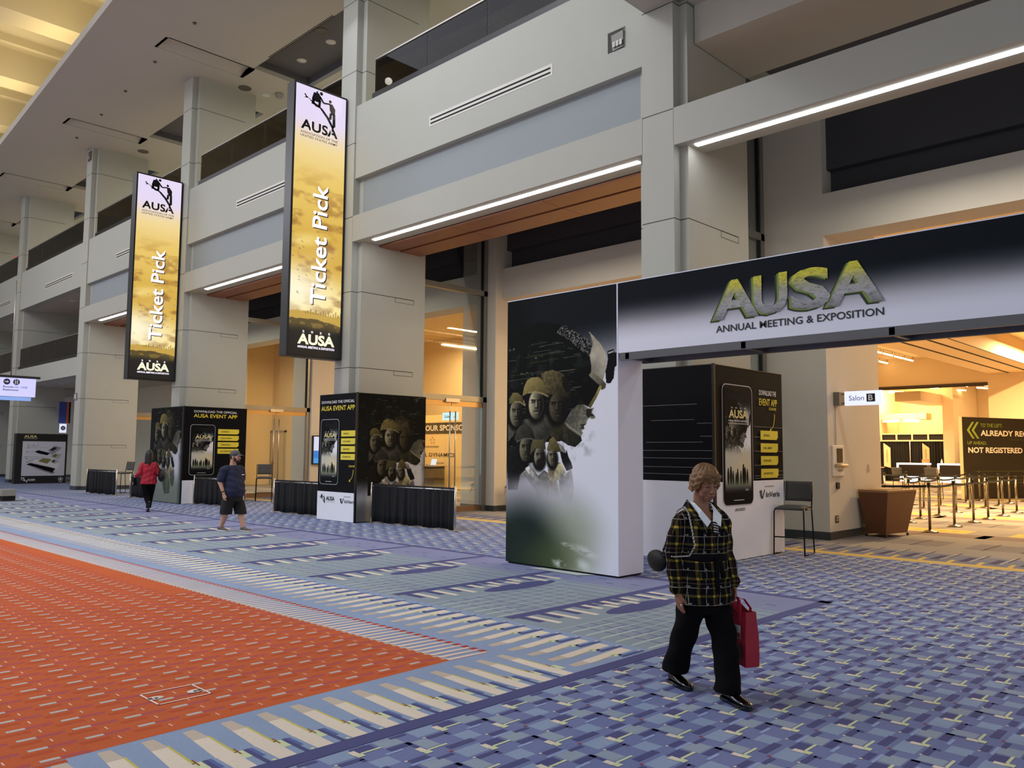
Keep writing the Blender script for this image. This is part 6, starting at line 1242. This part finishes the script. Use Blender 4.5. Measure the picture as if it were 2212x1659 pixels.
def shoe(name,parent,toe,heel,m,solem,w=.045,hh=.075,lift=0.):
    toe,heel = Vector(toe),Vector(heel); d = (toe-heel).normalized(); s = Vector((-d.y,d.x,0)); L = (toe-heel).length; up_ = Vector((0,0,1)); rings=[]
    for f,ww,top in ((.0,.55,.80),(.06,.78,.98),(.25,.82,1.0),(.42,.86,.86),(.6,1.0,.62),(.78,1.0,.50),(.92,.78,.40),(1.0,.35,.26)):
        c_ = heel+d*L*f; rr = []
        for k in range(14): a = 2*math.pi*k/14; rr.append(c_+s*w*ww*math.cos(a)+up_*(.012+hh*top*(.5+.5*math.sin(a))))
        rings.append(rr)
    o = plain(name,MB().loft(rings),m,parent,1); sl = MB(); sl.loft([[heel+d*L*f+s*w*ww*1.06*math.cos(2*math.pi*k/14)+d*0+up_*z for f,ww,k in [(0,0,0)]*0] or [] for z in ()]) if False else MB()
    pts = [heel+d*L*f+s*w*1.05*ww for f,ww in ((0,.4),(.06,.8),(.3,.84),(.6,1.02),(.8,1.0),(.94,.75),(1.01,.3))]; pts2 = [heel+d*L*f-s*w*1.05*ww for f,ww in ((1.01,.3),(.94,.75),(.8,1.0),(.6,1.02),(.3,.84),(.06,.8),(0,.4))]
    P = pts+pts2; sl.add([p+up_*0 for p in P]+[p+up_*.02 for p in P],[tuple(range(14))[::-1],tuple(range(14,28))]+[(k,(k+1)%14,14+(k+1)%14,14+k) for k in range(14)]); plain('sole',sl,solem,o); return o
shoe('shoe',Wn,(.062,-.435,0),(.052,-.14,0),mPAT,mPAT); shoe('shoe',Wn,(-.065,.07,0),(-.075,.335,.0),mPAT,mPAT)
rg = MB(); rg.tube([(-.20,-.045,.615),(-.204,-.040,.612)],.013,10); plain('ring',rg,M('ring_silver',(220,220,224),.15,metal=1.),Wn)
# red tote held in her left hand
ca,sa = math.cos(R(64)),math.sin(R(64))
def Wp(x,y,z): return Vector((-3.08+x*ca-y*sa, 5.09+x*sa+y*ca, z+.0075))
t = thing('tote_bag','red fabric tote bag with a printed picture held in the woman\'s left hand','bag',Wp(.24,-.05,.2)); 
mRED = M('tote_red',(150,16,42),.6,noise=.15,ns=12,bump=.2); mRED2 = M('tote_red_inside',(96,12,28),.7)
def Bg(a,bx,z): return Wp(.245+bx, -.20+a, z)   # a: along the bag, bx: across
bb = MB(); aw,bw = .15,.055
rings=[]
for z,f in ((.215,1.0),(.30,1.02),(.42,1.0),(.52,.97),(.585,.93)):
    rr=[]
    for a_,b_ in ((-1,-1),(-.33,-1),(.33,-1),(1,-1),(1,0),(1,1),(.33,1),(-.33,1),(-1,1),(-1,0)):
        rr.append(Bg(a_*aw*f+.14, b_*bw*(.7+.3*f)*(1 if z<.5 else .8), z+.012*a_+(.02*math.sin(a_*3) if z>.5 else 0)))
    rings.append(rr)
bb.loft(rings,0,False,False); bb.add(rings[0],[tuple(range(10))]); o = part('bag_body', bb, mRED, t); sd=o.modifiers.new('t','SOLIDIFY'); sd.thickness=.004
hd_ = MB(); top = Wp(.212,-.10,.655)
for bx in (-.045,.045):
    l,r_ = Bg(.06,bx,.50),Bg(.21,bx,.50); pts = [l,Bg(.065,bx,.58),l.lerp(top,.55)+Vector((0,0,.06)),top+Vector((0,0,.0)),r_.lerp(top,.5)+Vector((0,0,.05)),Bg(.205,bx,.58),r_]
    for i in range(len(pts)-1):
        p,q_ = pts[i],pts[i+1]; dv = (Bg(1,0,0)-Bg(0,0,0)).normalized()*.014; hd_.quad(p-dv,p+dv,q_+dv,q_-dv)
o = part('handle', hd_, M('tote_handle',(176,30,58),.6), t); sd=o.modifiers.new('t','SOLIDIFY'); sd.thickness=.004
# print on the side that faces the camera (towards -x local)
pf = lambda a,z: Bg(a+.14,-bw*1.02-.004,z)
pr = MB(); pr.quad(pf(-.105,.385),pf(-.005,.385),pf(-.005,.475),pf(-.105,.475)); part('print_photo', pr, M('print_pale',(190,196,196),.5,noise=.4,ns=30), t); pr = MB().quad(pf(-.10,.388),pf(-.01,.388),pf(-.015,.42),pf(-.10,.425)); part('print_red', pr, M('print_redpatch',(160,60,60),.5), t)
pr = MB().quad(pf(-.115,.26),pf(-.01,.26),pf(-.01,.345),pf(-.115,.345)); part('print_dark', pr, M('print_darkphoto',(52,36,40),.5,noise=.7,ns=60), t)
# purse on chain at her right side
t = thing('purse','black leather purse on a silver chain over the woman\'s right shoulder','bag',Wp(-.25,.13,.9)); pb = MB(); pb.ell((0,0,0),(.045,.12,.085),18,12); pb.v=[tuple(Wp(-.272+x,.165+y,.90+z*(1 if z<0 else .8))) for x,y,z in pb.v]; part('purse_body', pb, M('purse_leather',(12,12,14),.6,bump=.1,ns=30,spec=.3), t)
ch = MB(); pts = [(-.25,.12,.97),(-.20,.10,1.12),(-.165,.06,1.25),(-.150,.0,1.278),(-.158,-.07,1.24),(-.166,-.125,1.13),(-.160,-.150,1.02),(-.19,-.13,.955),(-.25,-.04,.94),(-.28,.08,.94)]
P = [Wp(*p) for p in pts]; tot=[0]
for i in range(len(P)-1): tot.append(tot[-1]+(P[i+1]-P[i]).length)
def along(s):
    for i in range(len(P)-1):
        if s<=tot[i+1]: return P[i].lerp(P[i+1],(s-tot[i])/(tot[i+1]-tot[i]))
    return P[-1]
s_=0.; k=0
while s_<tot[-1]-.02:
    a_,b_ = along(s_),along(s_+.016); off = Vector((.003,.003,.004)) if k%2 else Vector((-.003,-.003,.004)); ch.tube([a_-off*.8,a_+off,b_+off,b_-off*.8],.0028,5); s_+=.012; k+=1
part('chain_strap', ch, M('chain_silver',(200,198,194),.2,metal=1.), t)
# ---- man in cap and shorts
Mn = thing('person','man in a navy t-shirt, grey cap and black shorts walking past the far tower','person',(-15.85,8.05,.0075),rz=R(104))
skM = M('skin_light',(196,148,124),.5,noise=.1,ns=30); Hm = Matrix.Translation((0,-.045,1.46)) @ Matrix.Rotation(R(14),4,'Z') @ Matrix.Scale(1.06,4)
b = MB(); head_parts(b,Hm,1.1); chain(b,[(0,.0,1.46),(0,.02,1.36),(0,.02,1.25)],[.06,.065,.08]); b.loft([ring((0,.0,.72),.17,.15),ring((0,-.02,.9),.19,.17),ring((0,0,1.1),.18,.14),ring((0,.01,1.27),.13,.10)])
chain(b,[(-.15,.01,1.26),(-.225,.03,1.24),(-.285,.06,1.0),(-.27,-.04,.79)],[.06,.058,.046,.032]); chain(b,[(.15,.01,1.26),(.225,.03,1.24),(.275,.06,1.0),(.26,-.05,.79)],[.06,.058,.046,.032])
hand(b,(-.27,-.045,.775),(0,-.2,-1),(.2,-1,-.2),(1,.1,0),.18,.6); hand(b,(.26,-.055,.775),(0,-.2,-1),(-.2,-1,-.2),(-1,.1,0),.18,.6)
chain(b,[(-.10,0,.74),(-.12,.02,.42),(-.12,.16,.10)],[.10,.066,.042]); chain(b,[(-.12,.02,.42),(-.12,.09,.27),(-.12,.16,.10)],[.06,.064,.04]); chain(b,[(.10,0,.74),(.10,-.13,.42),(.09,-.24,.09)],[.10,.066,.042]); chain(b,[(.10,-.13,.42),(.098,-.165,.27),(.09,-.24,.09)],[.06,.064,.04])
mb_ = remesh('body',b,.006,skM,Mn,2); face_bits(mb_,Hm,skM,M('brow_dark',(40,30,24),.8),M('lip_pink',(150,90,84),.5))
bd = MB(); q=MB(); q.ell((0,-.06,-.045),(.046,.044,.035),14,10); q.ell((0,-.098,-.012),(.03,.010,.008),10,6)
for s in (-1,1): q.ell((s*.058,-.03,-.01),(.014,.03,.04),10,8)
bd.add([Hm@Vector(p) for p in q.v],q.f,0,True); remesh('beard',bd,.005,M('beard_dark',(44,32,26),.9,noise=.4,ns=80),Mn,1)
cp = MB(); q=MB(); q.ell((0,.012,.10),(.086,.104,.078),20,12); cp.add([Hm@Vector(p) for p in q.v],q.f,0,True)
q=MB(); q.loft([[Vector((x*.078,-.085-.085*f*(1-.35*x*x),.098-.018*f-.02*x*x+zz)) for x in (-1,-.6,-.2,.2,.6,1) for zz in (0,)]+[Vector((x*.078,-.085-.085*f*(1-.35*x*x),.092-.018*f-.02*x*x)) for x in (1,.6,.2,-.2,-.6,-1)] for f in (0,.5,1)]); cp.add([Hm@Vector(p) for p in q.v],q.f,0,True); plain('cap',cp,M('cap_grey',(84,84,86),.85,noise=.1,ns=60),Mn)
hr_=MB(); q=MB(); q.ell((0,.055,.045),(.078,.05,.06),16,10); hr_.add([Hm@Vector(p) for p in q.v],q.f,0,True); plain('hair',hr_,M('hair_dark',(50,36,28),.8),Mn)
b=MB(); b.loft([ring((0,-.015,.70),.205,.185,n=24),ring((0,-.035,.82),.218,.205,n=24),ring((0,-.03,.95),.215,.195,n=24),ring((0,-.005,1.1),.205,.165,n=24),ring((0,.005,1.2),.205,.145,n=24),ring((0,.01,1.28),.17,.115,n=24),ring((0,.015,1.335),.095,.085,n=24)])
chain(b,[(-.16,.01,1.255),(-.225,.03,1.23),(-.272,.05,1.06)],[.085,.085,.082]); chain(b,[(.16,.01,1.255),(.225,.03,1.23),(.265,.05,1.06)],[.085,.085,.082]); sh = remesh('t_shirt',b,.008,M('tee_navy',(26,34,62),.85,noise=.15,ns=12,bump=.1),Mn,2,folds)
pk = MB(); pk.box(.07,.13,-.185,-.165,1.135,1.15); plain('chest_print',pk,mTXTW,sh)
b=MB(); b.loft([ring((0,-.01,.60),.20,.17,n=22),ring((0,-.01,.68),.205,.178,n=22),ring((0,-.015,.76),.20,.175,n=22)]); leg(b,[((-.13,.03,.34),.115,.125),((-.125,.025,.45),.118,.13),((-.11,.0,.62),.115,.145)]); leg(b,[((.115,-.13,.34),.115,.125),((.112,-.10,.45),.118,.13),((.105,-.03,.62),.115,.145)]); remesh('shorts',b,.008,M('shorts_black',(15,15,17),.85,noise=.15,ns=20),Mn,2)
mSN = M('sneaker_grey',(92,88,84),.7,noise=.2,ns=40); mSOL = M('sneaker_sole',(214,208,200),.6); shoe('shoe',Mn,(.10,-.46,0),(.09,-.175,0),mSN,mSOL,.05,.085); shoe('shoe',Mn,(-.12,-.02,0),(-.12,.25,0),mSN,mSOL,.05,.085)
wt=MB(); wt.tube([(.262,-.045,.815),(.262,-.05,.795)],.037,12); wt.tube([(-.272,-.035,.815),(-.272,-.04,.795)],.037,12); plain('wrist_band',wt,mBLACK,Mn)
# ---- woman in the red jacket, walking away
Rn = thing('person','woman in a red jacket with long black hair walking away at the left','person',(-21.95,8.78,.0075),rz=R(255))
skR = M('skin_dark',(96,64,48),.5,noise=.1,ns=30); Hm = Matrix.Translation((0,-.03,1.46)) @ Matrix.Rotation(R(-20),4,'Z')
b = MB(); head_parts(b,Hm,.95); chain(b,[(0,.01,1.45),(0,.02,1.36),(0,.01,1.25)],[.05,.052,.07]); capsule(b,(0,.01,1.24),(0,0,.8),.10,.11)
chain(b,[(.10,0,1.25),(.165,.01,1.24),(.23,.04,1.02),(.30,-.10,.93)],[.05,.045,.036,.026]); chain(b,[(-.10,0,1.25),(-.165,.01,1.24),(-.21,.02,1.02),(-.17,-.14,.95)],[.05,.045,.036,.026]); hand(b,(.31,-.12,.925),(.3,-.4,-.8),(0,-1,.3),(-1,0,0),.165,.9); hand(b,(-.17,-.15,.945),(.1,-.8,-.3),(.5,-.3,1),(1,0,0),.165,.9)
chain(b,[(-.08,0,.78),(-.06,-.06,.42),(-.03,-.10,.12)],[.09,.055,.036]); chain(b,[(.08,0,.78),(.05,.03,.42),(.0,.25,.24)],[.09,.055,.036]); rb_=remesh('body',b,.007,skR,Rn,2); face_bits(rb_,Hm,skR,M('brow_black',(16,12,10),.8),M('lip_dark',(90,46,44),.5))
h=MB(); q=MB(); q.ell((0,.025,.09),(.088,.10,.088),20,12); q.loft([ring((0,.085,.09),.08,.045,n=16),ring((0,.10,.0),.088,.045,n=16),ring((.005,.115,-.14),.086,.04,n=16),ring((.01,.12,-.25),.072,.032,n=16),ring((.01,.118,-.30),.05,.024,n=16)]); 
for s in (-1,1): q.loft([ring((s*.07,.03,.08),.03,.05,n=10),ring((s*.074,.05,-.05),.03,.05,n=10),ring((s*.068,.085,-.18),.025,.035,n=10)])
h.add([Hm@Vector(p) for p in q.v],q.f,0,True); remesh('hair',h,.007,M('hair_black',(12,10,10),.45,noise=.4,ns=40),Rn,2)
b=MB(); b.loft([ring((0,0,.735),.205,.165,n=24),ring((0,0,.85),.198,.155,n=24),ring((0,0,.98),.178,.135,n=24),ring((0,0,1.12),.192,.14,n=24),ring((0,.005,1.24),.17,.115,n=24),ring((0,.01,1.31),.09,.08,n=24)]); chain(b,[(.13,.0,1.245),(.175,.01,1.22),(.235,.045,1.02),(.29,-.08,.94)],[.07,.07,.06,.05]); chain(b,[(-.13,.0,1.245),(-.175,.01,1.22),(-.215,.025,1.02),(-.18,-.12,.955)],[.07,.07,.06,.05]); remesh('jacket',b,.008,M('jacket_red',(168,22,44),.7,noise=.12,ns=14,bump=.1),Rn,2,folds)
b=MB(); b.loft([ring((0,0,.66),.175,.14,n=22),ring((0,0,.74),.18,.145,n=22),ring((0,0,.8),.17,.135,n=22)]); leg(b,[((-.035,-.10,.10),.062,.075),((-.06,-.06,.40),.078,.085),((-.08,-.01,.68),.10,.125)]); leg(b,[((.01,.24,.235),.062,.07),((.05,.04,.42),.078,.085),((.08,.0,.68),.10,.125)]); remesh('trousers',b,.008,mBLKCL,Rn,2)
shoe('shoe',Rn,(-.03,-.24,0),(-.03,-.02,0),M('boot_black',(14,13,13),.5),mBLACKM,.042,.085)
sb=MB(); rr=[]
for f,zz in ((0,.30),(.25,.22),(.5,.16),(.75,.10),(1,.045)):
    rr.append([Vector((.0+.032*math.cos(a)*(1-.3*f),.245-.02*f+(.05 if f<.9 else .03)*math.sin(a)-.05*f,zz)) for a in [2*math.pi*k/12 for k in range(12)]])
plain('shoe',sb.loft(rr),M('boot_black',(14,13,13),.5),Rn)
ca2,sa2 = math.cos(R(255)),math.sin(R(255))
def Rp(x,y,z): return Vector((-21.95+x*ca2-y*sa2, 8.78+x*sa2+y*ca2, z+.0075))
t = thing('handbag','black handbag with pale trim hanging from the red-jacketed woman\'s left hand','bag',Rp(.33,-.16,.72)); m=MB(); m.hexa([Rp(*p) for p in ((.27,-.34,.70),(.37,-.34,.70),(.37,.02,.70),(.27,.02,.70))],[Rp(*p) for p in ((.30,-.29,.90),(.35,-.29,.90),(.35,-.03,.90),(.30,-.03,.90))]); part('bag_body', m, mBLKCL, t, bevel=.015); m=MB(); m.tube([Rp(.325,-.26,.88),Rp(.325,-.22,.97),Rp(.325,-.12,.985),Rp(.325,-.07,.88)],.010,8); part('handle', m, M('bag_trim',(196,190,186),.6), t); m=MB(); m.hexa([Rp(*p) for p in ((.372,-.10,.72),(.376,-.10,.72),(.376,-.02,.72),(.372,-.02,.72))],[Rp(*p) for p in ((.372,-.10,.78),(.376,-.10,.78),(.376,-.02,.78),(.372,-.02,.78))]); part('tag_patch', m, M('bag_trim',(196,190,186),.6), t)
t = thing('shoulder_bag','large black shoulder bag on the red-jacketed woman\'s right shoulder','bag',Rp(-.27,.08,.95)); m=MB(); m.ell((0,0,0),(.09,.2,.17),18,12); m.v=[tuple(Rp(-.30+x,.09+y,.96+z)) for x,y,z in m.v]; part('bag_body', m, M('bag_black',(14,14,15),.6,bump=.2,ns=20), t); m=MB(); m.tube([Rp(-.28,-.06,1.06),Rp(-.19,-.06,1.22),Rp(-.17,.0,1.31),Rp(-.18,.09,1.25),Rp(-.27,.17,1.07)],.016,8); part('strap', m, M('bag_black',(14,14,15),.6,bump=.2,ns=20), t)
for _m in [m for m in bpy.data.meshes if m.users==0]: bpy.data.meshes.remove(_m)
